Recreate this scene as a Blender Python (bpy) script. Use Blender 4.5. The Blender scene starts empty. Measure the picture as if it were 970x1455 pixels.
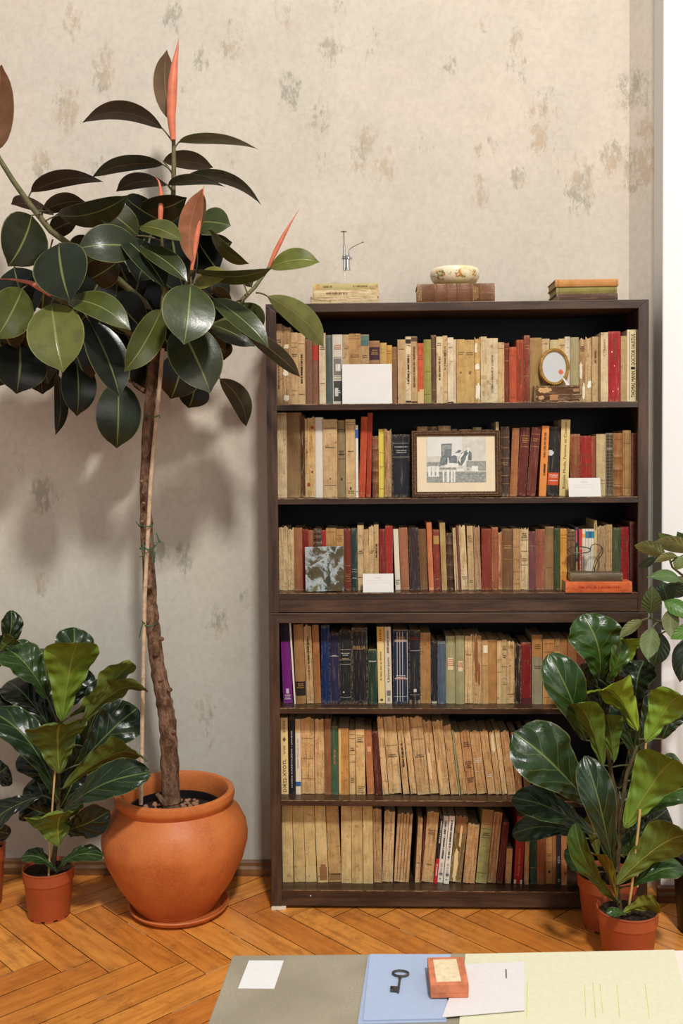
import bpy, math, random
from mathutils import Vector, Matrix, Euler
R = random.Random(7)
SC = bpy.context.scene
COL = SC.collection
pi = math.pi

# ------------------------------------------------------------------ camera
F_PX = 1415.0; IW, IH = 970, 1455
CAM = Vector((0.3105, -2.860, 1.3461)); YAW, PIT, ROL, SHF = 0.03381, 0.03375, -0.00763, -43.1
cy, sy = math.cos(YAW), math.sin(YAW)
r0 = Vector((cy, sy, 0)); f0 = Vector((-sy, cy, 0)); zz = Vector((0, 0, 1))
fw = f0*math.cos(PIT) - zz*math.sin(PIT); u0 = f0*math.sin(PIT) + zz*math.cos(PIT)
rt = r0*math.cos(ROL) + u0*math.sin(ROL); up = -r0*math.sin(ROL) + u0*math.cos(ROL)
cd = bpy.data.cameras.new('camera'); co = bpy.data.objects.new('camera', cd); COL.objects.link(co)
cd.sensor_fit = 'VERTICAL'; cd.sensor_height = 36; cd.sensor_width = 24
cd.lens = F_PX/IH*36; cd.shift_y = SHF/IH; cd.clip_start = 0.05
m = Matrix((rt, up, -fw)).transposed().to_4x4(); m.translation = CAM; co.matrix_world = m
SC.camera = co
def ray(px, py):
    return rt*((px-485)/F_PX) + up*(-(py-727.5-SHF)/F_PX) + fw
def atY(px, py, Y):
    d = ray(px, py); return CAM + d*((Y-CAM.y)/d.y)
def atZ(px, py, Z):
    d = ray(px, py); return CAM + d*((Z-CAM.z)/d.z)
def pxm(P):                       # metres per pixel at a point
    return (P-CAM).dot(fw)/F_PX

# ------------------------------------------------------------------ colours / materials
def lin(c):
    o = []
    for v in c[:3]:
        v /= 255.0
        o.append(v/12.92 if v <= .04045 else ((v+.055)/1.055)**2.4)
    return (o[0], o[1], o[2], 1)
class NT:
    def __init__(s, name):
        s.m = bpy.data.materials.new(name); s.m.use_nodes = True
        s.t = s.m.node_tree; s.b = s.t.nodes['Principled BSDF']
    def n(s, typ, **kw):
        nd = s.t.nodes.new(typ)
        for k, v in kw.items(): setattr(nd, k, v)
        return nd
    def l(s, a, b): s.t.links.new(a, b)
    def inp(s, sock, v):
        if hasattr(v, 'is_linked') or isinstance(v, bpy.types.NodeSocket): s.l(v, sock)
        else: sock.default_value = v
    def math(s, op, a, b=None, c=None, clamp=False):
        nd = s.n('ShaderNodeMath', operation=op); nd.use_clamp = clamp
        s.inp(nd.inputs[0], a)
        if b is not None: s.inp(nd.inputs[1], b)
        if c is not None: s.inp(nd.inputs[2], c)
        return nd.outputs[0]
    def mix(s, f, a, b, mode='MIX'):
        nd = s.n('ShaderNodeMix', data_type='RGBA', blend_type=mode)
        s.inp(nd.inputs[0], f); s.inp(nd.inputs[6], a); s.inp(nd.inputs[7], b)
        return nd.outputs[2]
    def noise(s, vec, scale, detail=4, rough=.55, dim='3D'):
        nd = s.n('ShaderNodeTexNoise'); nd.inputs['Scale'].default_value = scale
        nd.inputs['Detail'].default_value = detail; nd.inputs['Roughness'].default_value = rough
        if vec is not None: s.l(vec, nd.inputs['Vector'])
        return nd.outputs[0]
    def ramp(s, v, lo, hi, a=0., b=1.):
        nd = s.n('ShaderNodeMapRange'); nd.interpolation_type = 'SMOOTHSTEP'
        s.inp(nd.inputs[0], v); nd.inputs[1].default_value = lo; nd.inputs[2].default_value = hi
        nd.inputs[3].default_value = a; nd.inputs[4].default_value = b
        return nd.outputs[0]
    def coord(s, out='Object', scale=None, off=None):
        c = s.n('ShaderNodeTexCoord').outputs[out]
        if scale is not None:
            mp = s.n('ShaderNodeMapping'); mp.inputs['Scale'].default_value = scale
            if off is not None: s.inp(mp.inputs['Location'], off)
            s.l(c, mp.inputs['Vector']); c = mp.outputs[0]
        return c
    def rndoff(s):
        r = s.n('ShaderNodeObjectInfo').outputs['Random']
        v = s.n('ShaderNodeCombineXYZ')
        s.l(s.math('MULTIPLY', r, 37.), v.inputs[0]); s.l(s.math('MULTIPLY', r, 91.), v.inputs[1]); s.l(s.math('MULTIPLY', r, 53.), v.inputs[2])
        return v.outputs[0]
    def base(s, c, rough=.5, spec=.5, metal=0.):
        s.inp(s.b.inputs['Base Color'], c); s.inp(s.b.inputs['Roughness'], rough)
        s.b.inputs['Specular IOR Level'].default_value = spec; s.b.inputs['Metallic'].default_value = metal
    def bump(s, h, strength=.3, dist=.01):
        nd = s.n('ShaderNodeBump'); nd.inputs['Strength'].default_value = strength; nd.inputs['Distance'].default_value = dist
        s.l(h, nd.inputs['Height']); s.l(nd.outputs[0], s.b.inputs['Normal'])
def simple(name, c, rough=.5, spec=.4, metal=0., var=.12, nscale=30., bump=0.):
    k = NT(name); n = k.noise(k.coord(), nscale)
    d = lin(c); a = tuple(v*(1-var) for v in d[:3])+(1,); b = tuple(min(1, v*(1+var)) for v in d[:3])+(1,)
    k.base(k.mix(k.ramp(n, .3, .7), a, b), rough, spec, metal)
    if bump: k.bump(n, bump, .004)
    return k.m

def mat_book(name, rough, spec, blot, streak, wear, bump, foxing=0.):
    k = NT(name); oi = k.n('ShaderNodeObjectInfo'); base = oi.outputs['Color']
    off = k.rndoff()
    c1 = k.coord('Object', (1, 1, 1), off); n1 = k.noise(c1, 28, 5, .65)
    c2 = k.coord('Object', (140, 140, 9), off); n2 = k.noise(c2, 1.6, 4, .6)
    c3 = k.coord('Object', (1, 1, 1), off); n3 = k.noise(c3, 160, 3, .6)
    col = k.mix(k.ramp(n1, .3, .75, 0, blot), base, k.mix(1, base, lin((150, 105, 70)), 'MULTIPLY'))
    col = k.mix(k.ramp(n2, .45, .75, 0, streak), col, k.mix(1, col, lin((158, 128, 100)), 'MULTIPLY'))
    col = k.mix(k.ramp(n2, .3, .45, streak*.6, 0), col, lin((222, 202, 162)))
    uv = k.n('ShaderNodeTexCoord').outputs['UV']; sp = k.n('ShaderNodeSeparateXYZ'); k.l(uv, sp.inputs[0])
    ed = k.math('ABSOLUTE', k.math('SUBTRACT', sp.outputs[1], .5)); eu = k.math('ABSOLUTE', k.math('SUBTRACT', sp.outputs[0], .5))
    e = k.math('MAXIMUM', k.ramp(ed, .44, .5), k.ramp(eu, .38, .5, 0, .8))
    wm = k.math('MULTIPLY', e, k.ramp(n3, .42, .62, 0, wear))
    col = k.mix(wm, col, lin((206, 182, 142)))
    if foxing:
        n4 = k.noise(k.coord('Object', (1, 1, 1), off), 70, 2, .5)
        col = k.mix(k.ramp(n4, .6, .72, 0, foxing), col, lin((120, 78, 42)))
    k.base(col, rough, spec); k.bump(k.math('ADD', n3, n2), bump, .002)
    return k.m
M = {}
M['cloth'] = mat_book('book_cloth', .75, .25, .3, .2, .25, .2)
M['paper'] = mat_book('aged_paper_cover', .7, .3, .42, .3, .3, .2, .45)
M['leather'] = mat_book('book_leather', .5, .35, .45, .25, .4, .3)
M['ragged'] = mat_book('ragged_paper', .85, .2, .4, .8, .7, 1., .35)
M['new'] = mat_book('fresh_paper_cover', .45, .4, .06, .03, .1, .05)
k = NT('page_block'); n = k.noise(k.coord('Object', (500, 1, 1)), 1.2)
k.base(k.mix(n, lin((214, 192, 148)), lin((160, 130, 88))), .9, .1); M['pages'] = k.m
M['ink'] = simple('dark_ink', (38, 30, 26), .7, .2)
M['brownink'] = simple('brown_ink', (120, 88, 58), .7, .2)
M['gilt'] = simple('gilt_tooling', (196, 152, 84), .4, .6, .35)
M['silver'] = simple('silver_lettering', (190, 186, 176), .5, .4)
M['white'] = simple('white_lettering', (232, 228, 218), .6, .3, var=.04)
M['redink'] = simple('red_ink', (176, 44, 36), .6, .3)
M['tint'] = None
k = NT('printed_patch'); k.base(k.n('ShaderNodeObjectInfo').outputs['Color'], .65, .3); M['tint'] = k.m

# dark stained wood of the bookcase
def wood(name, c1, c2, rough, axis, spec=.5, bump=.15):
    k = NT(name); s = [9, 9, 9]; s[axis] = .9
    c = k.coord('Object', tuple(s)); n = k.noise(c, 5, 6, .65); n2 = k.noise(k.coord(), 5, 4)
    n3 = k.noise(k.coord('Object', tuple(v*8 for v in s)), 6, 3)
    col = k.mix(k.ramp(n, .3, .7), lin(c1), lin(c2)); col = k.mix(k.ramp(n2, .4, .7, 0, .5), col, lin(c1))
    col = k.mix(k.ramp(n3, .62, .75, 0, .45), col, lin((128, 98, 72)))
    k.base(col, rough, spec); k.bump(n3, bump, .002)
    return k.m
M['wood_x'] = wood('dark_stained_wood', (46, 31, 23), (92, 66, 49), .42, 0)
M['wood_z'] = wood('dark_stained_wood_upright', (46, 31, 23), (92, 66, 49), .42, 2)
M['deck'] = wood('worn_shelf_wood', (44, 30, 22), (80, 56, 40), .3, 0)
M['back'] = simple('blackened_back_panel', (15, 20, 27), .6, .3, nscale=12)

# ------------------------------------------------------------------ mesh helpers
class MB:
    def __init__(s): s.v = []; s.f = []; s.mi = []; s.uv = {}; s.smooth = True
    def add(s, vs, fs, mi=0, uv=None):
        o = len(s.v); s.v += [tuple(p) for p in vs]
        for i, f in enumerate(fs):
            s.f.append(tuple(o+j for j in f)); s.mi.append(mi)
            if uv is not None: s.uv[len(s.f)-1] = [uv[j] for j in f]
    def box(s, a, b, mi=0):
        x0, y0, z0 = a; x1, y1, z1 = b
        s.add([(x0,y0,z0),(x1,y0,z0),(x1,y1,z0),(x0,y1,z0),(x0,y0,z1),(x1,y0,z1),(x1,y1,z1),(x0,y1,z1)],
              [(0,3,2,1),(4,5,6,7),(0,1,5,4),(1,2,6,5),(2,3,7,6),(3,0,4,7)], mi)
    def prism(s, poly, y0, y1, mi=0):            # polygon in XZ extruded along Y
        n = len(poly); vs = [(x, y0, z) for x, z in poly] + [(x, y1, z) for x, z in poly]
        fs = [tuple(range(n)), tuple(range(2*n-1, n-1, -1))] + [(i, i+n, (i+1) % n+n, (i+1) % n) for i in range(n)]
        s.add(vs, fs, mi)
    def slab(s, poly, z0, z1, mi=0):             # polygon in XY extruded along Z
        n = len(poly); vs = [(x, y, z0) for x, y in poly] + [(x, y, z1) for x, y in poly]
        fs = [tuple(range(n-1, -1, -1)), tuple(range(n, 2*n))] + [(i, (i+1) % n, (i+1) % n+n, i+n) for i in range(n)]
        s.add(vs, fs, mi)
    def tube(s, pts, rad, seg=10, mi=0, cap=True, jit=0.):
        pts = [Vector(p) for p in pts]; n = len(pts)
        if not hasattr(rad, '__len__'): rad = [rad]*n
        o = len(s.v); prev = None
        for i, p in enumerate(pts):
            t = (pts[min(i+1, n-1)]-pts[max(i-1, 0)]).normalized()
            if prev is None:
                a = Vector((0, 0, 1)) if abs(t.z) < .9 else Vector((1, 0, 0))
                x = t.cross(a).normalized()
            else: x = (prev - t*prev.dot(t)).normalized()
            prev = x; y = t.cross(x)
            for j in range(seg):
                an = 2*pi*j/seg; rr = rad[i]*(1+(R.uniform(-jit, jit) if jit else 0))
                q = p + x*math.cos(an)*rr + y*math.sin(an)*rr; s.v.append(tuple(q))
        for i in range(n-1):
            for j in range(seg):
                a = o+i*seg+j; b = o+i*seg+(j+1) % seg
                s.f.append((a, b, b+seg, a+seg)); s.mi.append(mi)
        if cap:
            s.f.append(tuple(o+j for j in range(seg-1, -1, -1))); s.mi.append(mi)
            s.f.append(tuple(o+(n-1)*seg+j for j in range(seg))); s.mi.append(mi)
    def lathe(s, prof, seg=48, mi=0, c=(0, 0, 0), sx=1., syy=1.):
        o = len(s.v); n = len(prof)
        for r, z in prof:
            for j in range(seg):
                a = 2*pi*j/seg; s.v.append((c[0]+r*math.cos(a)*sx, c[1]+r*math.sin(a)*syy, c[2]+z))
        for i in range(n-1):
            for j in range(seg):
                a = o+i*seg+j; b = o+i*seg+(j+1) % seg
                s.f.append((a, b, b+seg, a+seg)); s.mi.append(mi)
        s.f.append(tuple(o+j for j in range(seg-1, -1, -1))); s.mi.append(mi)
        s.f.append(tuple(o+(n-1)*seg+j for j in range(seg))); s.mi.append(mi)
    def ball(s, c, r, seg=8, rings=5, mi=0, sq=(1, 1, 1)):
        prof = [(max(.0005, math.sin(pi*i/rings))*1., -math.cos(pi*i/rings)) for i in range(rings+1)]
        o = len(s.v); s.lathe([(p*r, z*r) for p, z in prof], seg, mi)
        for i in range(o, len(s.v)):
            x, y, z = s.v[i]; s.v[i] = (c[0]+x*sq[0], c[1]+y*sq[1], c[2]+z*sq[2])
    def build(s, name, mats, parent=None, smooth=True, bevel=0., color=None, loc=None):
        me = bpy.data.meshes.new(name); me.from_pydata(s.v, [], s.f); 
        if s.uv:
            ul = me.uv_layers.new(name='UVMap')
            for p in me.polygons:
                if p.index in s.uv:
                    for li, q in zip(p.loop_indices, s.uv[p.index]): ul.data[li].uv = q
        for mt in (mats if isinstance(mats, (list, tuple)) else [mats]): me.materials.append(mt)
        for p in me.polygons: p.material_index = s.mi[p.index]; p.use_smooth = smooth
        ob = bpy.data.objects.new(name, me); COL.objects.link(ob)
        if parent is not None: ob.parent = parent
        if loc is not None: ob.location = loc
        if bevel:
            b = ob.modifiers.new('bevel', 'BEVEL'); b.width = bevel; b.segments = 2; b.limit_method = 'ANGLE'; b.angle_limit = .6
        if smooth and hasattr(me, 'set_sharp_from_angle'): me.set_sharp_from_angle(angle=.7)
        if color is not None: ob.color = color if len(color) == 4 and max(color) <= 1 else lin(color)
        return ob
def tag(o, label=None, cat=None, group=None, kind=None):
    if label: o['label'] = label
    if cat: o['category'] = cat
    if group: o['group'] = group
    if kind: o['kind'] = kind
    return o
def empty(name, loc, label, cat, group=None, rz=0.):
    o = bpy.data.objects.new(name, None); COL.objects.link(o); o.empty_display_size = .05
    o.location = loc; o.rotation_euler = (0, 0, rz); return tag(o, label, cat, group)
def text_mesh(txt, size):
    cu = bpy.data.curves.new('lettering', 'FONT'); cu.body = txt; cu.size = size; cu.align_x = 'CENTER'; cu.align_y = 'CENTER'
    cu.resolution_u = 2
    ob = bpy.data.objects.new('lettering', cu); COL.objects.link(ob)
    dg = bpy.context.evaluated_depsgraph_get(); me = ob.evaluated_get(dg).to_mesh()
    vs = [tuple(v.co) for v in me.vertices]; fs = [tuple(p.vertices) for p in me.polygons]
    ob.evaluated_get(dg).to_mesh_clear(); bpy.data.objects.remove(ob); bpy.data.curves.remove(cu)
    return vs, fs

# ------------------------------------------------------------------ the room
WALL = .24
def mat_wall():
    k = NT('patinated_plaster'); c = k.coord()
    big = k.noise(c, 1.3, 5, .6); mid = k.noise(c, 6, 6, .65); fine = k.noise(c, 60, 4, .6)
    sep = k.n('ShaderNodeSeparateXYZ'); k.l(c, sep.inputs[0])
    weave = k.noise(k.coord('Object', (90, 1, 8)), 3, 3)
    # greyer tone low on the wall, mostly the cooler light there painted in
    low = k.ramp(k.math('ADD', sep.outputs[2], k.math('MULTIPLY', k.math('SUBTRACT', big, .5), .9)), .55, 1.45, 1, 0)
    col = k.mix(k.ramp(big, .3, .7), lin((219, 206, 189)), lin((206, 196, 181)))
    col = k.mix(low, col, lin((194, 194, 183)))
    col = k.mix(k.ramp(mid, .45, .75, 0, .35), col, lin((192, 184, 168)))
    col = k.mix(k.ramp(k.noise(c, 3.1, 6, .7), .56, .72, 0, .3), col, lin((198, 176, 150)))
    # stains at their places
    spots = [(455,170,46),(600,205,40),(580,215,34),(690,185,34),(700,205,26),(680,215,22),(770,165,60),(765,195,44),(530,55,34),(525,85,26),(470,75,34),(475,20,40),(405,20,45),(640,90,30),
             (735,50,28),(735,88,40),(685,30,26),(632,160,24),(150,75,34),(148,105,40),(95,157,42),(285,85,26),(262,125,22),(455,230,26),(520,200,44),(545,235,40),(510,225,30),(800,235,70),
             (825,265,60),(685,275,44),(735,252,28),(780,325,26),(895,130,50),(910,190,30),(905,240,50),(330,225,34),(410,130,30),(20,660,50),(260,795,44),(225,785,30),(310,885,34),(290,1010,32),
             (60,830,28),(240,900,26),(300,1050,24),(345,850,26),(60,700,40),(20,900,30),(870,225,40),(100,30,40),(60,235,30),(140,240,22),(330,60,40),(245,20,30)]
    mask = None
    sc = k.n('ShaderNodeVectorMath', operation='MULTIPLY'); sc.inputs[1].default_value = (1, 0, .62); k.l(c, sc.inputs[0])
    for x, y, r in spots:
        P = atY(x, y, WALL); d = k.n('ShaderNodeVectorMath', operation='DISTANCE')
        k.l(sc.outputs[0], d.inputs[0]); d.inputs[1].default_value = (P.x, 0, P.z*.62)
        v = k.ramp(d.outputs['Value'], r*.0019*.1, r*.0019*R.uniform(.85, 1.25), R.choice((.55, .75, .9, 1.05)), 0)
        mask = v if mask is None else k.math('MAXIMUM', mask, v)
    s1 = k.noise(k.coord('Object', (1.5, 1, .7)), 34, 9, .78)
    st = k.ramp(k.math('ADD', k.math('MULTIPLY', mask, .26), s1), .66, .8)
    loose = k.ramp(k.math('ADD', k.math('MULTIPLY', k.ramp(mid, .5, .7), .12), k.noise(k.coord('Object', (2, 1, .6)), 30, 8, .8)), .70, .8, 0, .45)
    sth = k.math('MAXIMUM', st, loose)
    hue = k.noise(c, 7, 2)
    scol = k.mix(k.ramp(hue, .42, .58), lin((138, 137, 118)), lin((184, 160, 130)))
    col = k.mix(k.math('MULTIPLY', sth, .6), col, scol)
    col = k.mix(k.ramp(fine, .35, .7, 0, .12), col, lin((120, 110, 95)))
    k.base(col, .88, .2); k.bump(k.math('ADD', k.math('MULTIPLY', fine, .6), k.math('ADD', weave, k.math('MULTIPLY', st, -1.))), .12, .004)
    return k.m
XA = atY(893.5, 250, WALL).x; YB = .168; XB = atY(928.5, 420, YB).x          # chamfered corner strip
YF = YB
while atY(941, 420, YF).x > XB and YF > -.05: YF -= .002
w = MB(); w.slab([(-3.2, WALL), (XA, WALL), (XB+.002, YB-.002), (XB+.002, WALL+.15), (-3.2, WALL+.15)], -.05, 3.6); tag(w.build('wall_back', mat_wall(), smooth=False), kind='structure')
k = NT('white_painted_plaster'); c = k.coord(); n = k.noise(c, 120, 3); k.base(k.mix(n, lin((240, 239, 236)), lin((247, 246, 244))), .8, .2); k.bump(n, .12, .002)
w = MB(); w.box((XB, YF, -.05), (3.0, WALL+.15, 3.6)); tag(w.build('wall_right', k.m, smooth=False, bevel=.004), kind='structure')
M['trimwood'] = wood('skirting_wood', (96, 64, 36), (146, 104, 62), .5, 0)
w = MB(); prof = [(0, 0), (.018, 0), (.018, .022), (.012, .03), (.012, .04), (.006, .046), (0, .046)]
def board(name, x0, x1, ywall):
    b = MB(); vs = []
    for x in (x0, x1): vs += [(x, ywall-d, z) for d, z in prof]
    n = len(prof); b.add(vs, [tuple(range(n-1, -1, -1)), tuple(range(n, 2*n))]+[(i, (i+1) % n, (i+1) % n+n, i+n) for i in range(n)])
    tag(b.build(name, M['trimwood'], smooth=False), kind='structure')
board('baseboard_back', -3.2, XA-.004, WALL-.0005); board('baseboard_right', XB-.012, 3.0, YF-.0005)

# herringbone parquet: one floor mesh, every block a face group with its own tone
def mat_floor():
    k = NT('herringbone_oak_parquet')
    at = k.n('ShaderNodeAttribute', attribute_name='tone'); uv = k.n('ShaderNodeTexCoord').outputs['UV']
    ad = k.n('ShaderNodeVectorMath', operation='ADD'); k.l(uv, ad.inputs[0])
    cv = k.n('ShaderNodeCombineXYZ'); k.l(k.math('MULTIPLY', at.outputs['Fac'], 37.), cv.inputs[0]); k.l(k.math('MULTIPLY', at.outputs['Fac'], 19.), cv.inputs[2]); k.l(cv.outputs[0], ad.inputs[1])
    mp = k.n('ShaderNodeMapping'); mp.inputs['Scale'].default_value = (1.2, 11, 1); k.l(ad.outputs[0], mp.inputs[0])
    g = k.noise(mp.outputs[0], 5, 6, .65); g2 = k.noise(k.coord(), 7, 5, .65)
    col = k.mix(at.outputs['Fac'], lin((204, 120, 46)), lin((240, 162, 74)))
    col = k.mix(k.ramp(g, .35, .72, 0, .6), col, lin((160, 86, 30)))
    col = k.mix(k.ramp(g2, .5, .75, 0, .4), col, lin((118, 68, 30)))
    col = k.mix(k.ramp(k.noise(k.coord(), 11, 8, .8), .5, .66, 0, .5), col, lin((134, 78, 34)))
    col = k.mix(k.ramp(k.noise(k.coord(), 23, 5, .7), .64, .74, 0, .5), col, lin((222, 168, 96)))
    k.base(col, k.ramp(g2, .3, .7, .24, .42), .5); k.bump(g, .1, .002)
    return k.m
fl = MB(); PWd, PL = .0885, .4425
rot = Matrix.Rotation(-pi/4, 2); tones = []
ridge = atZ(31, 1363, 0); from mathutils import Vector as V2
def tr(x, y):
    q = rot @ Vector((x, y)); return (q.x+ridge.x, -q.y+ridge.y+PL/math.sqrt(2))
gap = .0012; chips = []
for kx in range(-34, 35):
    for t in range(-12, 4):
        ox, oy = kx*PWd+t*PL, kx*PWd-t*PL
        for vert in (0, 1):
            if vert: x0, x1, y0, y1 = ox-PWd, ox, oy, oy+PL
            else: x0, x1, y0, y1 = ox, ox+PL, oy, oy+PWd
            cs = [tr(x0+gap, y0+gap), tr(x1-gap, y0+gap), tr(x1-gap, y1-gap), tr(x0+gap, y1-gap)]
            mx = sum(q[0] for q in cs)/4; my = sum(q[1] for q in cs)/4
            if not (-2.4 < mx < 2.6 and -3.3 < my < .3): continue
            z = R.uniform(-.0006, 0.)
            cs2 = [tr(x0, y0), tr(x1, y0), tr(x1, y1), tr(x0, y1)]
            vs = [(a, b, z) for a, b in cs] + [(a, b, z-.004) for a, b in cs2]
            uq = [(0, 0), (PL, 0), (PL, PWd), (0, PWd)] if not vert else [(0, 0), (0, PWd), (PL, PWd), (PL, 0)]
            tone = R.random()
            if R.random() < .85 and my > -1.6:               # pale filler left in a joint
                ax_ = R.choice((0, 1, 2, 3)); pa, pb = Vector(cs2[ax_]), Vector(cs2[(ax_+1) % 4]); t0 = R.uniform(0, .8); t1 = t0+R.uniform(.06, .3)
                dd = (pb-pa); nn_ = Vector((-dd.y, dd.x)).normalized()*R.uniform(.0009, .0016); a_, b_ = pa+dd*t0, pa+dd*min(t1, 1)
                chips.append([(*(a_-nn_), -.0009), (*(b_-nn_*.4), -.0009), (*(b_+nn_*.4), -.0009), (*(a_+nn_), -.0009)])
            fl.add(vs, [(3, 2, 1, 0), (1, 5, 4, 0), (2, 6, 5, 1), (3, 7, 6, 2), (0, 4, 7, 3)], 0, uq+uq); fl.mi[-4:] = [1]*4; tones += [tone]*8
for q4 in chips: fl.add(q4, [(0, 1, 2, 3)], 2); tones += [0]*4
n0 = len(fl.v); fl.box((-3.2, -4, -.06), (3, .4, -.0045), 1); tones += [0]*8
fo = fl.build('floor', [mat_floor(), simple('parquet_joint', (46, 30, 20), .9, .1), simple('joint_filler', (214, 190, 156), .9, .1, var=.3, nscale=200)], smooth=False); tag(fo, kind='structure')
a = fo.data.attributes.new('tone', 'FLOAT', 'POINT'); a.data.foreach_set('value', tones)
# pale filler residue in some joints
# ------------------------------------------------------------------ bookcase (two stacked units)
BW, BH, BD = 1.0875, 1.76, .214
def zf(y): return atY(650, y, 0.).z
ZS = zf(870.2)
def notch(ts, y): return [(ts, y), (BW-ts, y), (BW-ts, .0125), (BW-.0193, .0125), (BW-.0193, BD-.0082), (.0193, BD-.0082), (.0193, .0125), (ts, .0125)]
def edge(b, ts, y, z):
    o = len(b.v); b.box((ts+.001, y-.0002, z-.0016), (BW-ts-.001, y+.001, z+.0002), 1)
k = NT('worn_shelf_highlight'); n = k.noise(k.coord('Object', (14, 60, 60)), 4, 5, .7); k.base(k.mix(k.ramp(n, .42, .6), lin((92, 66, 48)), lin((166, 132, 100))), .5, .3); M['wornhighlight'] = k.m  # pale front-edge strip: wear and the edge highlight painted in one colour
def unit(name, label, z0, z1, shelves, deck, ts, tt):
    e = empty(name, (0, 0, z0), label, 'bookcase')
    def P(mb, nm, mt, bev=.0012): return mb.build(nm, mt, e, smooth=False, bevel=bev, loc=(0, 0, -z0))
    for s in (0, 1):
        poly = [(0, z0), (ts, z0), (ts, z1-tt), (0, z1)]; poly2 = [(0, z0), (.019, z0), (.019, z1-tt*.64), (0, z1)]
        if s: poly = [(BW-x, z) for x, z in poly][::-1]; poly2 = [(BW-x, z) for x, z in poly2][::-1]
        b = MB(); b.prism(poly, 0, .0122); b.prism(poly2, .0122, BD); P(b, 'side_panel', M['wood_z'])
    b = MB(); b.prism([(.0003, z1), (ts+.0003, z1-tt), (BW-ts-.0003, z1-tt), (BW-.0003, z1)], 0, BD); P(b, 'top_panel', M['wood_x'])
    b = MB(); b.box((.0192, BD-.008, z0+.01), (BW-.0192, BD-.001, z1-tt*.55)); P(b, 'back_panel', M['back'], 0)
    for zs in shelves:
        b = MB(); b.slab(notch(ts, .001), zs-.0165, zs); edge(b, ts, .0007, zs); P(b, 'shelf', [M['deck'], M['wornhighlight']], 0)
    b = MB(); b.slab(notch(ts, .0005), deck-.018, deck); edge(b, ts, .0003, deck); P(b, 'bottom_shelf', [M['deck'], M['wornhighlight']], 0)
    b = MB(); b.box((ts, .002, z0+.001), (BW-ts, .02, deck-.0185)); pl = P(b, 'plinth', M['wood_x'])
    return e, pl
SH = [zf(572.5), zf(707.2), zf(842.3), zf(1006.5), zf(1138.2), zf(1266.5)]
up_u, _ = unit('bookcase_upper_unit', 'upper dark brown three-shelf bookcase unit stacked on another, below the plaster wall', ZS, BH, SH[:2], SH[2], .0295, .0245)
lo_u, pl = unit('bookcase_lower_unit', 'lower dark brown bookcase unit standing on the parquet with plinth', .0085, ZS-.0012, SH[3:5], SH[5], .0295, .029)
b = MB(); p = atY(441, 1273, .0); b.ball((p.x, .0015, p.z), .0026, 8, 4); b.build('nail', M['silver'], lo_u, loc=(0, 0, -.0085))
b = MB(); b.slab([(.0, -.006), (.042, -.004), (.041, .03), (.002, .03)], 0, .0083)
b.slab([(.003, -.004), (.04, -.003), (.038, .026), (.004, .027)], .004, .0085)
tag(b.build('folded_card_shim', simple('folded_white_card', (226, 214, 192), .8, .1), smooth=False), 'small folded off-white card wedged under the left foot of the bookcase', 'shim')
b = MB(); b.box((BW-.05, 0, 0), (BW-.006, .05, .0085)); b.box((BW-.05, .15, 0), (BW-.006, .2, .0085)); b.box((.006, .15, 0), (.05, .2, .0085))
b.build('foot', M['wood_x'], lo_u, smooth=False, loc=(0, 0, -.0085))

# ------------------------------------------------------------------ books
GAIN = 1.0
def profile(x, w, bl): return bl*(2*x/w)**2
def spine_grid(mb, w, h, bl, z0, z1, u0, u1, off, nx, nz, thick=0., jit=None, bands=()):
    def yb(x, z):
        y = profile(x, w, bl)+off
        for f in bands:
            d = abs(z/h-f)*h
            if d < .0045: y -= .0017*(1-(d/.0045)**2)
        return y
    vs = []; uv = []
    zs = [z0+(z1-z0)*j/nz for j in range(nz+1)]
    for f in bands: zs += [f*h+d for d in (-.0045, -.0025, 0, .0025, .0045)]
    zs.sort(); nz = len(zs)-1
    for j, z in enumerate(zs):
        for i in range(nx+1):
            x = -w/2+w*(u0+(u1-u0)*i/nx); y = yb(x, z); zz_ = z
            if jit:
                y += R.uniform(0, jit*.35)
                if j == nz: zz_ -= R.uniform(0, jit*3.)
                if j == 0: zz_ += R.uniform(0, jit*.6)
                if i in (0, nx): x *= 1-R.uniform(0, .09)
            vs.append((x, y, zz_)); uv.append((u0+(u1-u0)*i/nx, z/h))
    q = nx+1; fs = [(j*q+i, j*q+i+1, (j+1)*q+i+1, (j+1)*q+i) for j in range(nz) for i in range(nx)]
    if thick:
        n = len(vs); vs += [(x, y+thick, z) for x, y, z in vs]; uv += uv
        fs += [tuple(n+k_ for k_ in f[::-1]) for f in fs]
        ring = [i for i in range(nx)]; 
        for i in range(nx):
            fs.append((i+1, i, i+n, i+1+n)); a = nz*q+i; fs.append((a, a+1, a+1+n, a+n))
        for j in range(nz):
            a = j*q; fs.append((a, a+q, a+q+n, a+n)); a = j*q+nx; fs.append((a+q, a, a+n, a+q+n))
    mb.add(vs, fs, 0, uv)
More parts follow.
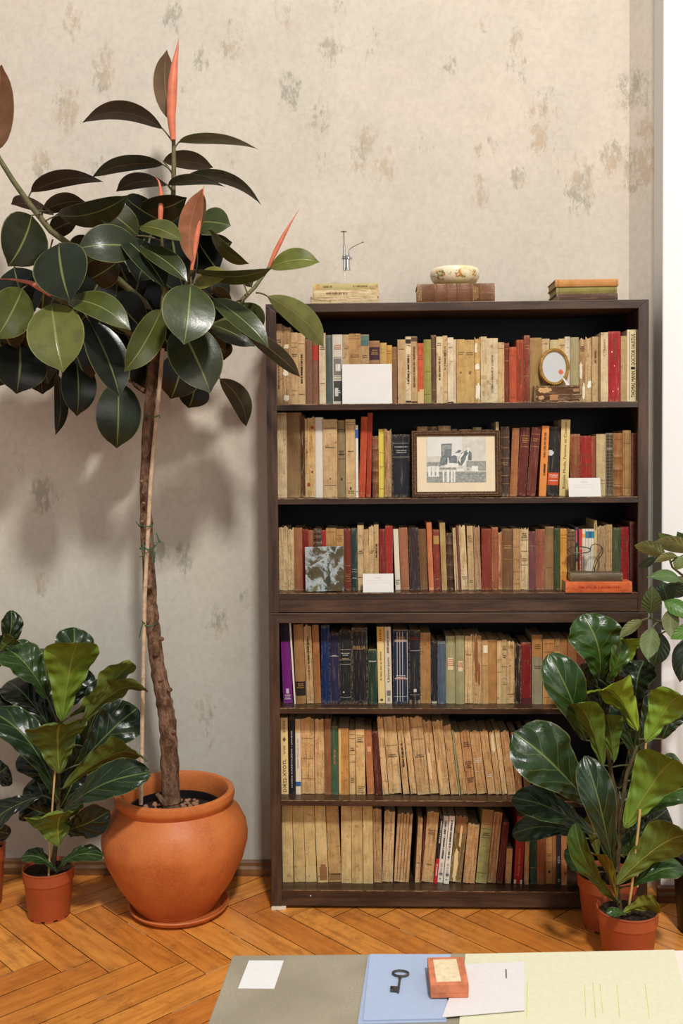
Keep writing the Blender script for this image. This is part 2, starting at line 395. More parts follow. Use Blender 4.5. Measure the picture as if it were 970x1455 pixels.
def book(x0, Y, z0, w, h, depth, color, style='cloth', decor=(), tilt=0., flat=False, gain=None):
    """one book; x0 = centre of the foot of its spine"""
    g = GAIN if gain is None else gain
    e = bpy.data.objects.new('book', None); COL.objects.link(e); e.empty_display_size = .03
    if style == 'ragged': color = tuple(color[i]*.66+(228, 204, 158)[i]*.34 for i in range(3)) if sum(color) > 330 else color
    c = lin(color); c = tuple(min(.9, v*g) for v in c[:3])+(1,)
    hard = style in ('cloth', 'leather')
    bl = min(.0055, .13*w) if hard else min(.0012, .06*w)
    bands = ()
    for d in decor:
        if d[0] == 'N': bands = d[1]
    t = .0024 if hard else .0009
    jit = .0035 if style == 'ragged' else None
    if w < .009: t = min(t, .0012)
    mb = MB()
    spine_grid(mb, w, h, bl, 0, h, 0, 1, 0, 6, 12 if jit else 4, t, jit, bands)
    hb = h-(.008 if jit else 0)
    for s in (-1, 1):
        xa, xb = sorted((s*w/2*.985, s*(w/2*.985-t)))
        mb.box((xa, bl+.0003, 0.0002), (xb, depth, hb-.0003))
    mb.build('cover', M[style], e, color=c)
    pg = MB(); ins = .003 if hard else .0008
    if jit: ins = .006
    pg.box((-w/2+t, bl+t, ins if hard else .0003), (w/2-t, depth-ins, h-ins-(.002 if jit else 0)))
    pg.build('page_block', M['pages'], e, smooth=False)
    lns = {}
    for d in decor:
        kd = d[0]
        if kd == 'L':
            q = MB(); u0, u1 = (d[4], d[5]) if len(d) > 5 else (0.02, .98)
            if style == 'ragged' or d[-1] == 'torn':      # torn patch, ragged outline
                nn = 22; cu_, cz_ = (u0+u1)/2, (d[1]+d[2])/2; pts = []
                for j in range(nn):
                    a_ = 2*pi*j/nn; rr_ = R.uniform(.72, 1.15); ca, sa = math.cos(a_), math.sin(a_)
                    pu = cu_+(u1-u0)/2*rr_*math.copysign(abs(ca)**.6, ca); pz = cz_+(d[2]-d[1])/2*rr_*math.copysign(abs(sa)**.6, sa)
                    pu = min(max(pu, .03), .97); pz = min(max(pz, .005), .985); x_ = (pu-.5)*w; pts.append((x_, profile(x_, w, bl)-.0005, pz*h))
                x_ = (cu_-.5)*w; pts.append((x_, profile(x_, w, bl)-.0005, cz_*h)); q.add(pts, [(nn, j, (j+1) % nn) for j in range(nn)])
            else: spine_grid(q, w, h, bl, d[1]*h, d[2]*h, u0, u1, -.0004, 6, 1)
            cc = lin(d[3]); q.build('spine_label', M['tint'], e, color=tuple(min(.95, v*g) for v in cc[:3])+(1,))
        elif kd == 'B':
            for f in d[1]: spine_grid(lns.setdefault((d[2], 'spine_rule'), MB()), w, h, bl, f*h-.0005, f*h+.0005, .06, .94, -.0006, 6, 1)
        elif kd == 'V':
            for u in d[1]: spine_grid(lns.setdefault((d[2], 'spine_rule'), MB()), w, h, bl, .03*h, .97*h, u-.02, u+.02, -.0006, 1, 3)
        elif kd == 'H':
            q = lns.setdefault((d[3], 'lettering'), MB()); f = d[1]
            for i in range(d[2]):
                z = f*h-i*.0055; wd = R.uniform(.45, .75)*w; x = -wd/2
                while x < wd/2:
                    l_ = R.uniform(.0008, .0024)
                    if x+l_ > w*.42: break
                    y = profile(x, w, bl)-.0009; hh = R.uniform(.0008, .0015)
                    q.add([(x, y, z-hh), (x+l_, y, z-hh), (x+l_, y, z+hh), (x, y, z+hh)], [(0, 1, 2, 3)]); x += l_+.0007
        elif kd == 'T':
            q = lns.setdefault((d[3], 'lettering'), MB()); z = d[1]*h; hw = min(.0032, w*.2)
            cx = d[4]*w if len(d) > 4 else 0
            while z < d[2]*h:
                l_ = R.uniform(.0007, .0022); y = profile(cx, w, bl)-.0008; a = hw*R.uniform(.7, 1.); b_ = hw*R.uniform(.7, 1.)
                q.add([(cx-a, y, z), (cx+b_, y, z), (cx+b_, y, z+l_), (cx-a, y, z+l_)], [(0, 1, 2, 3)])
                z += l_+R.choice((.0008, .0009, .001, .0028))
        elif kd in 'SW':
            vs, fs = text_mesh(d[1], 1.0)
            xs = [v[0] for v in vs]; ys = [v[1] for v in vs]; lw = max(xs)-min(xs); lh = max(ys)-min(ys)
            mx = (max(xs)+min(xs))/2; my = (max(ys)+min(ys))/2
            q = lns.setdefault((d[4] if kd == 'S' else d[3], 'lettering'), MB())
            if kd == 'S':
                L_ = (d[3]-d[2])*h; zc = (d[3]+d[2])/2*h; sx_ = L_/lw; sy_ = min(w*(d[5] if len(d) > 5 else .5)/lh, sx_*1.5)
                nv = [(-(v[1]-my)*sy_, profile(-(v[1]-my)*sy_, w, bl)-.0009, zc+(v[0]-mx)*sx_) for v in vs]
            else:
                sx_ = w*.78/lw; nv = [((v[0]-mx)*sx_, profile((v[0]-mx)*sx_, w, bl)-.0009, d[2]*h+(v[1]-my)*sx_*1.15) for v in vs]
            q.add(nv, fs)
    for (mt, nm), q in lns.items(): q.build(nm, M[mt], e, smooth=False)
    if flat:
        e.rotation_euler = (0, pi/2, 0); e.location = (x0, Y, z0+w/2)
    else:
        e.rotation_euler = (0, tilt, 0); e.location = (x0, Y, z0 + abs(math.sin(tilt))*w/2 + .0002)
    return e
OR = ['first', 'second', 'third', 'fourth', 'fifth', 'sixth', 'seventh', 'eighth', 'ninth', 'tenth']
ALL_LABELS = {}
def shelf_row(si, name, ox, oy, sc, rows, ybase=.052, gain=1.0):
    """rows: (x0,x1,top,color,style,desc,decor,[lean top x0,x1]) in measured units"""
    zb = SH[si]; prev = None; out = []
    for rw in rows:
        (o, rws) = rw if isinstance(rw[0], str) else (None, rw)
        x0, x1, top, colr, style, desc = rws[:6]; decor = rws[6] if len(rws) > 6 else (); lean = rws[7] if len(rws) > 7 else None
        fx, fy, fs_ = (ox, oy, sc) if not (len(rws) > 8) else rws[8]
        Yb = ybase + R.uniform(-.004, .006)
        if si == 0 and fx+x0/fs_ > 848: Yb = .02+R.uniform(0, .003)
        ytop = fy+top/fs_
        pt = atY(fx+(x0+x1)/2/fs_, ytop, Yb); h = max(.05, pt.z-zb)
        pb = lambda px: CAM.x and (CAM + ray(px, SHY(si, px, Yb))*((Yb-CAM.y)/ray(px, SHY(si, px, Yb)).y)).x
        a0, a1 = pb(fx+x0/fs_), pb(fx+x1/fs_); tilt = 0.
        if lean:
            t0, t1 = atY(fx+lean[0]/fs_, ytop, Yb).x, atY(fx+lean[1]/fs_, ytop, Yb).x
            wd = ((a1-a0)+(t1-t0))/2
            tilt = math.atan2((t0+t1-a0-a1)/2, h); cx = (a0+a1)/2
        else: wd = a1-a0; cx = (a0+a1)/2
        tn = math.tan(tilt); wp = wd/math.cos(tilt)
        L = cx-wp/2; Rr = cx+wp/2
        if prev:
            pr, ptn, ph = prev; need = 0
            for z in (0, min(h, ph)): need = max(need, pr+ptn*z+.0004-(L+tn*z))
            if need > 0: L += need
        lo_ = max(0, -tn*h) + .0193 + .0006
        if prev is None and L < lo_: L = lo_
        hi_ = BW-.0193-.0006 - max(0, tn*h)
        if Rr > hi_: Rr = hi_
        if Rr-L < .0045: Rr = L+.0045
        hmax = (SH[si-1]-.0165 if si not in (0, 3) else (BH-.0245 if si == 0 else ZS-.03))-zb-.0045
        wd = (Rr-L)*math.cos(tilt); h = min(h/max(.9, math.cos(tilt)), (hmax-abs(math.sin(tilt))*wd)/math.cos(tilt)); cx = (L+Rr)/2
        prev = (Rr, tn, h)
        e = book(cx, Yb, zb, wd, h, R.uniform(.118, .138), colr, style, decor, tilt, gain=gain)
        out.append((e, desc))
    descs = [d for _, d in out]
    for i, (e, d) in enumerate(out):
        if descs.count(d) == 1: lab = '%s on the %s' % (d, name)
        else:
            best = min((j for j in range(len(out)) if descs.count(descs[j]) == 1), key=lambda j: abs(j-i)); kk = i-best
            side = 'right' if kk > 0 else 'left'
            lab = '%s, %s %s of %s, %s' % (d, OR[abs(kk)-1] if abs(kk) > 1 else 'just', side, descs[best], name)
        tag(e, lab, 'book', 'books on the '+name); ALL_LABELS[lab] = ALL_LABELS.get(lab, 0)+1
    return out
def SHY(si, px, Y):
    d = 700.; 
    for _ in range(6):                      # pixel row of the shelf surface at this column and depth
        P = atY(px, d, Y); d += (P.z-SH[si])/pxm(P)
    return d
CREAM, BEIGE, TAN, BRN = (222, 200, 158), (208, 184, 140), (190, 152, 104), (140, 100, 66)
OFF = (232, 224, 206)
Zb = (640, 340, 3.345)
row1 = [
 (75,108,555,(186,150,108),'paper','stained tan spine beside left upright',[('H',.8,2,'ink'),('T',.2,.55,'brownink')]),
 (108,152,560,(160,116,76),'ragged','brown spine with peeling white patches',[('L',.36,.45,(226,214,190),.1,.7),('L',.05,.12,(220,206,178),.1,.8),('L',.7,.76,(214,196,160),.2,.8)]),
 (152,186,598,(200,164,118),'paper','tan ruled spine, behind drooping leaf',[('B',[.2,.8,.86],'brownink'),('H',.7,2,'ink')]),
 (186,222,600,(204,172,126),'paper','pale tan spine with dark lettering',[('B',[.15,.85],'ink'),('T',.3,.7,'ink')]),
 (222,255,630,(128,92,70),'cloth','plain dull brown spine'),
 (255,290,640,(136,92,66),'cloth','brown spine with red head',[('L',.7,.93,(172,56,42))]),
 (290,322,600,(222,204,168),'paper','cream spine touched by leaf tip',[('H',.8,2,'ink'),('H',.3,1,'ink')]),
 (322,356,610,(84,98,94),'cloth','teal grey spine'),
 (356,405,608,(206,198,180),'new','black and white pictorial spine',[('L',.05,.34,(70,70,66),.08,.92),('L',.12,.24,(214,208,196),.2,.55),('L',.42,.66,(120,118,112),.1,.9),('L',.48,.58,(222,216,204),.3,.8),('B',[.4,.68,.37],'ink'),('H',.85,3,'redink'),('H',.2,2,'white')]),
 (405,437,608,(196,166,118),'paper','narrow tan spine behind white card',[('H',.8,1,'brownink')]),
 (437,495,603,(190,148,96),'paper','broad ochre spine behind white card',[('B',[.93,.97],'brownink'),('H',.7,2,'brownink')]),
 (495,535,608,(186,152,104),'paper','tan spine with teal band',[('L',.84,.92,(74,106,102)),('L',.92,.99,(92,116,104)),('H',.7,2,'ink')]),
 (535,588,638,(160,116,82),'cloth','brown spine with purple title label',[('L',.7,.9,(66,38,50),.03,.97),('H',.85,3,'gilt'),('B',[.68,.92],'gilt')]),
 (588,622,648,(200,162,96),'cloth','small ochre spine behind card corner',[('B',[.9,.84],'gilt')]),
 (622,648,660,(206,158,78),'cloth','small golden spine behind card corner',[('B',[.86,.9],'brownink')]),
 (648,675,668,(146,108,74),'cloth','short brown spine right of card',[('H',.8,1,'gilt')]),
 (675,714,632,(206,174,126),'paper','plain tan spine',[('H',.85,1,'brownink')]),
 (714,742,618,(226,206,166),'paper','cream spine with black vertical title',[('T',.3,.75,'ink'),('L',.9,.96,(60,48,40)),('L',.02,.05,(60,48,40)),('H',.9,2,'ink')]),
 (742,772,618,(206,172,124),'paper','tan spine with vertical title',[('L',.93,.99,(96,70,50)),('T',.25,.85,'brownink'),('L',.01,.04,(90,64,46))]),
 (772,804,650,(204,92,52),'paper','orange spine with torn pale foot',[('L',.0,.2,(216,180,128)),('L',.2,.24,(214,170,112),.3,1),('H',.8,3,'brownink')]),
 (804,840,632,(156,152,80),'cloth','olive green spine',[('B',[.15,.5],'brownink')]),
 (840,865,610,(104,72,48),'leather','narrow dark brown spine',[('B',[.2,.8],'gilt')]),
 (865,897,618,(226,204,160),'paper','cream spine with horizontal lines',[('H',.9,2,'ink'),('T',.35,.7,'brownink')]),
 (897,920,613,(210,182,134),'paper','narrow beige spine',[('T',.5,.85,'brownink')]),
 (920,950,622,(232,214,178),'paper','pale cream spine with dark foot',[('L',.0,.03,(40,34,30)),('H',.85,1,'brownink')]),
 (13,28,476,(226,206,168),'paper','thin cream spine',[],None,Zb),
 (28,68,476,(202,166,100),'paper','gold tan spine, left of pair',[('L',.47,.5,(120,92,56),.4,.6),('H',.8,2,'brownink')],None,Zb),
 (68,113,478,(206,170,104),'paper','gold tan spine, right of pair',[('L',.46,.5,(120,92,56),.45,.65),('H',.8,2,'brownink')],None,Zb),
 (113,142,463,(212,168,92),'ragged','spine torn orange and white',[('L',.5,.6,(236,226,204),.1,.8),('L',.05,.3,(236,222,196),.2,1),('L',.75,.9,(232,218,190),0,.5)],None,Zb),
 (142,172,463,(212,190,146),'paper','clean beige spine',[('L',.36,.42,(186,160,112))],None,Zb),
 (172,225,470,(222,202,162),'paper','wide cream spine with vertical title',[('S','LETTERA A MEDIUM OF LONDON',.16,.74,'ink',.16)],None,Zb),
 (225,255,490,(214,182,130),'paper','tan cream spine',[('B',[.9],'brownink')],None,Zb),
 (255,278,493,(124,56,38),'cloth','thin dark red spine',[('B',[.7,.9],'gilt')],None,Zb),
 (278,313,512,(188,86,54),'cloth','short orange red spine',[('B',[.1,.85],'brownink')],None,Zb),
 (313,348,478,(160,68,44),'cloth','rust red spine',[('T',.3,.7,'brownink')],None,Zb),
 (348,377,457,(140,64,42),'leather','tall narrow rust spine',[('B',[.4,.8,.85],'gilt')],None,Zb),
 (377,433,468,(166,134,82),'cloth','wide olive tan spine left of oval frame',[],None,Zb),
 (433,470,473,(214,188,138),'paper','cream spine behind oval frame',[('H',.92,1,'brownink')],None,Zb),
 (470,512,478,(196,178,132),'cloth','khaki spine behind oval frame',[],None,Zb),
 (512,543,473,(218,192,132),'paper','yellowish spine behind oval frame',[('B',[.9],'brownink')],None,Zb),
 (543,567,463,(222,212,192),'paper','whitish spine right of oval frame',[],None,Zb),
 (567,610,466,(172,160,120),'cloth','sage beige spine right of oval frame',[],None,Zb),
 (610,640,468,(154,112,72),'ragged','brown spine torn white',[('L',.35,.62,(228,212,180),.0,.5),('L',.05,.3,(230,216,186),.5,1),('H',.86,3,'ink')],None,Zb),
 (640,670,462,(198,168,118),'ragged','worn tan spine with white chip',[('L',.22,.33,(240,234,220),.3,1)],None,Zb),
 (670,703,463,(212,182,130),'paper','plain warm beige spine',[('T',.6,.8,'brownink')],None,Zb),
 (703,748,443,(224,202,160),'paper','tall cream spine left of red book',[('S','CYRANO',.66,.9,'brownink',.3)],None,Zb),
 (748,808,438,(168,46,48),'cloth','bright red flecked spine',[('L',.7,.72,(230,190,176),.25,.35),('L',.14,.16,(230,180,160),.35,.42),('L',.17,.19,(230,180,160),.75,.83),('L',.5,.52,(226,160,146),.45,.52),('T',.6,.9,'brownink',.02)],None,Zb),
 (808,837,460,(190,164,112),'paper','beige spine right of red book',[],None,Zb),
 (838,849,430,(226,208,168),'new','thin cream strip spine',[],None,Zb),
 (850,881,430,(226,206,160),'new','cream spine titled in black capitals',[('S','THOMAS MANN \u25A0 DOCTOR FAUSTUS',.06,.94,'ink',.62),('V',[.03,.97],'ink')],None,Zb),
 (882,894,430,(228,212,176),'new','last cream spine by right upright',[('L',.3,.46,(96,52,34),.2,1),('L',.7,.8,(96,52,34),.5,1)],None,Zb),
]
r1 = shelf_row(0, 'top shelf', 370, 300, 3.464, row1, .05)
Zb = (640, 575, 3.345)
row2 = [
 (47,100,30,(214,190,148),'paper','tall cream spine beside left upright',[('B',[.97],'brownink')]),
 (100,175,30,(146,116,78),'cloth','wide olive brown spine'),
 (175,192,46,(98,66,44),'ragged','narrow mottled dark brown spine'),
 (192,245,58,(206,166,100),'ragged','yellowed spine with red spots',[('L',.14,.18,(160,56,40),.2,.5),('L',.84,.88,(170,64,44),.6,.9),('L',.3,.33,(150,60,44),.6,.8),('L',.55,.57,(160,70,50),.15,.3)]),
 (245,285,65,(222,212,196),'new','plain white spine'),
 (285,357,75,(208,176,128),'paper','wide tan spine with ruled heads',[('B',[.88,.89,.155],'ink'),('H',.64,1,'ink'),('L',.23,.25,(60,44,34),.46,.54)]),
 (357,400,80,(150,130,94),'cloth','grey brown spine with title block',[('B',[.86,.88,.56,.5],'ink'),('H',.6,3,'ink'),('L',.22,.25,(60,44,34),.4,.6)]),
 (400,450,75,(216,182,130),'paper','light tan spine left of orange pair',[('B',[.96,.93],'brownink'),('H',.59,1,'ink'),('L',.1,.13,(60,44,34),.42,.58),('H',.08,2,'ink')]),
 (450,464,105,(226,224,214),'new','thin white spine with blue head',[('L',.82,.94,(24,104,176)),('B',[.08],'ink')]),
 (456,499,62,(190,80,46),'cloth','orange red spine leaning right',[('B',[.05],'gilt')],(470,510)),
 (503,527,42,(168,62,38),'cloth','narrow rust spine leaning right',[],(512,536)),
 (529,568,160,(130,80,44),'leather','short brown leather with raised bands',[('N',[.24,.42,.6,.78]),('B',[.22,.44,.58,.8,.96],'gilt')]),
 (568,596,125,(222,200,84),'new','bright yellow spine',[('B',[.65,.45,.12],'brownink'),('L',.42,.45,(196,160,90),.3,.6)]),
 (596,634,120,(166,122,78),'ragged','worn tan brown spine'),
 (636,730,152,(46,46,52),'cloth','wide black spine with gilt lines',[('B',[.86,.64],'silver'),('H',.8,1,'silver'),('H',.74,2,'silver')]),
 (765,820,112,(150,104,60),'leather','brown book behind framed picture, leftmost'),
 (822,870,112,(130,92,60),'leather','brown book behind framed picture, second'),
 (872,936,108,(156,122,72),'leather','tan book behind framed picture, third'),
 (940,968,124,(110,78,60),'leather','dark brown book behind framed picture, middle'),
 (40,105,118,(122,88,66),'leather','brown book behind framed picture right half',[],None,Zb),
 (107,148,108,(150,124,76),'leather','tan book behind framed picture right half',[],None,Zb),
 (152,200,118,(120,88,66),'leather','brown book behind right corner of picture frame',[],None,Zb),
 (215,229,82,(214,184,136),'paper','thin tall tan spine above frame corner',[],None,Zb),
 (241,280,105,(84,60,46),'leather','dark brown ruled spine',[('B',[.85,.7,.55,.3,.18],'gilt'),('H',.48,2,'gilt')],None,Zb),
 (280,312,112,(176,112,66),'leather','tan leather spine leaning right',[('B',[.06],'gilt')],(289,330),Zb),
 (314,357,110,(108,50,44),'cloth','maroon spine, left of leaning pair',[('B',[.88,.72],'gilt'),('H',.84,3,'gilt')],(333,380),Zb),
 (359,402,110,(112,54,46),'cloth','maroon spine, right of leaning pair',[('B',[.9,.72],'gilt'),('H',.83,2,'gilt')],(385,430),Zb),
 (420,453,102,(226,140,66),'new','bright orange spine',[('T',.3,.46,'ink',.1),('T',.55,.9,'brownink')],(435,470),Zb),
 (457,513,105,(50,46,44),'cloth','black spine with orange label',[('L',.155,.335,(206,86,42)),('H',.3,2,'white'),('H',.22,1,'white'),('L',.58,.66,(214,214,210),.02,.34),('L',.6,.64,(214,214,210),.25,.45)],(470,522),Zb),
 (517,558,72,(224,198,132),'new','tall yellow cream spine with script',[('S','Rosalie Mode, Femme et Coenen',.1,.97,'brownink',.36)],(527,570),Zb),
 (570,616,140,(152,84,52),'leather','red brown spine behind white card',[('L',.5,.9,(138,96,52),.35,.65)],None,Zb),
 (618,667,148,(160,48,42),'cloth','red spine behind white card',[('B',[.68,.66,.5,.52],'brownink')],None,Zb),
 (668,689,150,(158,78,52),'cloth','narrow rust spine behind white card',[],None,Zb),
 (690,736,140,(206,184,136),'paper','cream khaki spine',[('B',[.25,.2],'brownink')],None,Zb),
 (738,771,135,(120,108,84),'cloth','dark checked spine',[('B',[.15+.05*i for i in range(17)],'ink'),('V',[.2,.4,.6,.8],'ink'),('L',.74,.76,(216,200,166),.1,.9)],None,Zb),
 (772,816,135,(162,108,56),'leather','golden brown banded spine',[('N',[.15,.42,.62]),('B',[.12,.18,.4,.44,.9],'brownink')],None,Zb),
 (818,857,122,(190,146,90),'leather','tan spine with brown edges',[('V',[.16,.84],'brownink'),('B',[.8,.12],'brownink')],None,Zb),
 (859,894,135,(150,92,66),'leather','reddish brown spine by right upright',[('B',[.5,.62,.74],'brownink')],None,Zb),
]
r2 = shelf_row(1, 'second shelf', 380, 575, 3.593, row2, .056)
Zb = (640, 720, 3.345)
row3 = [
 (60,105,95,(206,180,136),'ragged','cream spine beside left upright'),
 (105,137,105,(204,176,128),'ragged','narrow beige spine near left upright'),
 (137,178,108,(156,102,68),'cloth','tan brown spine left of marbled tile'),
 (178,208,115,(122,34,34),'cloth','dark red spine at left of marbled tile'),
 (208,237,120,(158,96,64),'cloth','tan red spine above marbled tile'),
 (237,278,112,(78,58,46),'leather','dark banded spine above marbled tile',[('N',[.74,.84,.93]),('L',.82,.86,(120,48,40)),('B',[.72,.78,.88],'gilt')]),
 (278,300,120,(160,42,40),'cloth','narrow red spine above marbled tile'),
 (300,352,110,(186,144,88),'paper','ochre spine above marbled tile',[('B',[.94],'brownink')]),
 (352,390,115,(190,146,86),'paper','ochre mottled spine above tile corner',[('H',.9,4,'brownink')]),
 (392,427,112,(120,54,44),'cloth','maroon spine with gilt foot rules',[('B',[.26,.19,.15,.4],'gilt'),('H',.23,1,'gilt')]),
 (429,460,110,(42,62,58),'cloth','dark teal green spine',[('B',[.34,.3],'silver'),('H',.2,1,'silver')]),
 (460,492,95,(216,190,142),'paper','cream spine right of teal spine',[('H',.6,2,'ink'),('B',[.2],'ink')]),
 (492,518,105,(198,158,104),'ragged','tan spine above white card'),
 (518,544,92,(206,174,124),'ragged','beige spine above white card',[('H',.6,2,'brownink')]),
 (545,568,92,(204,172,120),'paper','beige lettered spine above white card',[('T',.5,.7,'ink')]),
 (569,600,115,(130,46,40),'cloth','dark red spine above white card'),
 (602,640,98,(164,52,44),'cloth','vivid red spine above card corner'),
 (653,679,115,(226,214,188),'new','white cream spine leaning left',[('H',.16,3,'ink')],(641,666)),
 (682,724,108,(164,108,78),'cloth','dusty brown spine leaning left',[],(669,714)),
 (728,776,108,(62,48,50),'cloth','wide purple black spine',[],(718,768)),
 (780,820,115,(124,90,58),'cloth','umber spine right of black spine',[],(768,810)),
 (824,849,80,(206,124,82),'cloth','thin salmon spine leaning left',[('L',.0,.04,(220,150,104))],(810,836)),
 (852,887,118,(140,60,46),'leather','red spine with gilt title square',[('L',.76,.9,(176,140,76),.08,.92),('H',.18,1,'gilt')],(842,877)),
 (890,917,82,(186,160,104),'paper','olive tan spine leaning left',[],(878,905)),
 (919,950,135,(88,62,46),'leather','dark brown spine with raised bands',[('N',[.2,.42,.62,.8]),('B',[.18,.4,.6,.82],'gilt')],(912,943)),
 (953,963,110,(210,184,138),'paper','very thin beige spine',[],(940,950)),
 (20,29,100,(204,176,130),'paper','thin cream strip leaning left',[],(5,14),Zb),
 (30,48,90,(128,80,68),'cloth','dull maroon spine leaning left',[],(17,36),Zb),
 (52,83,85,(224,200,152),'ragged','tall cream spine leaning left',[('H',.2,2,'brownink')],(36,68),Zb),
 (86,113,92,(204,174,126),'paper','beige titled spine leaning left',[('H',.84,4,'brownink'),('H',.15,2,'brownink')],(76,106),Zb),
 (117,146,88,(154,108,82),'ragged','mauve brown spine leaning left',[],(107,138),Zb),
 (148,194,105,(138,60,44),'cloth','wide red brown spine',[],None,Zb),
 (195,226,98,(160,92,60),'leather','rust leather spine',[('B',[.76,.82,.12],'brownink')],None,Zb),
 (227,243,113,(176,104,62),'ragged','thin orange brown spine',[],None,Zb),
 (244,297,105,(124,88,58),'cloth','wide brown spine with rules',[('B',[.72,.68,.5],'gilt'),('H',.72,2,'gilt')],None,Zb),
 (298,329,105,(190,148,98),'paper','tan ribbed spine',[('B',[.1,.3,.5,.7],'brownink')],None,Zb),
 (331,370,98,(214,188,142),'ragged','cream spine with ruled titles',[('H',.9,3,'ink'),('B',[.8,.62,.4],'ink'),('H',.5,2,'brownink')],None,Zb),
 (371,404,118,(116,68,72),'cloth','dusky purple spine',[('B',[.75],'gilt')],None,Zb),
 (405,449,108,(154,90,66),'leather','red brown leather spine',[('B',[.74,.68,.8],'brownink')],None,Zb),
 (450,491,95,(154,118,80),'cloth','brown tan spine left of green',[('L',.86,.98,(128,104,64)),('B',[.35],'brownink')],None,Zb),
 (492,520,102,(62,78,48),'cloth','dark green spine left of yellow',[],None,Zb),
 (521,552,105,(214,156,66),'paper','yellow gold spine',[('L',.42,.46,(176,112,50),.2,.8),('B',[.9,.85],'brownink')],None,Zb),
 (553,591,98,(126,98,70),'ragged','grey brown spine left of spectacles',[('B',[.8,.86,.92],'ink')],None,Zb),
 (592,607,98,(46,54,74),'new','thin dark multicoloured spine',[('L',.75,.95,(190,80,90),.1,.6),('L',.5,.68,(120,140,120),.2,.8),('L',.3,.45,(200,170,110),.2,.8)],None,Zb),
 (608,624,108,(196,54,44),'new','thin scarlet spine',[('H',.7,2,'white'),('T',.3,.6,'white')],None,Zb),
 (625,640,106,(222,212,190),'new','thin white magazine, orange top mark',[('L',.86,.92,(226,166,70)),('T',.2,.7,'ink')],None,Zb),
 (641,655,106,(220,212,194),'new','thin white magazine, blue top mark',[('L',.85,.96,(40,130,170)),('T',.2,.7,'silver')],None,Zb),
 (656,669,106,(224,216,196),'new','thin white magazine, dark blue mark',[('L',.85,.96,(30,96,150)),('T',.2,.7,'silver')],None,Zb),
 (670,681,106,(222,214,196),'new','thin white magazine, teal mark',[('L',.85,.96,(40,140,150)),('T',.2,.7,'silver')],None,Zb),
 (682,695,65,(214,190,132),'paper','tall thin yellowish spine',[('L',.86,.95,(120,96,60),.3,.7)],None,Zb),
 (696,738,85,(150,118,84),'ragged','mottled brown spine behind spectacles',[],None,Zb),
 (739,767,85,(194,160,110),'paper','tan ribbed spine near flat books',[('V',[.3,.7],'brownink')],None,Zb),
 (770,809,100,(74,84,58),'cloth','faded green spine',[],None,Zb),
 (811,847,97,(146,34,38),'cloth','deep red ruled spine',[('B',[.82,.76,.62,.5],'brownink')],None,Zb),
 (852,892,70,(96,44,42),'leather','tall maroon spine by right upright',[('B',[.88,.6,.55],'brownink')],None,Zb),
]
r3 = shelf_row(2, 'third shelf', 380, 720, 3.593, row3, .054)
Zb = (590, 870, 4.409)
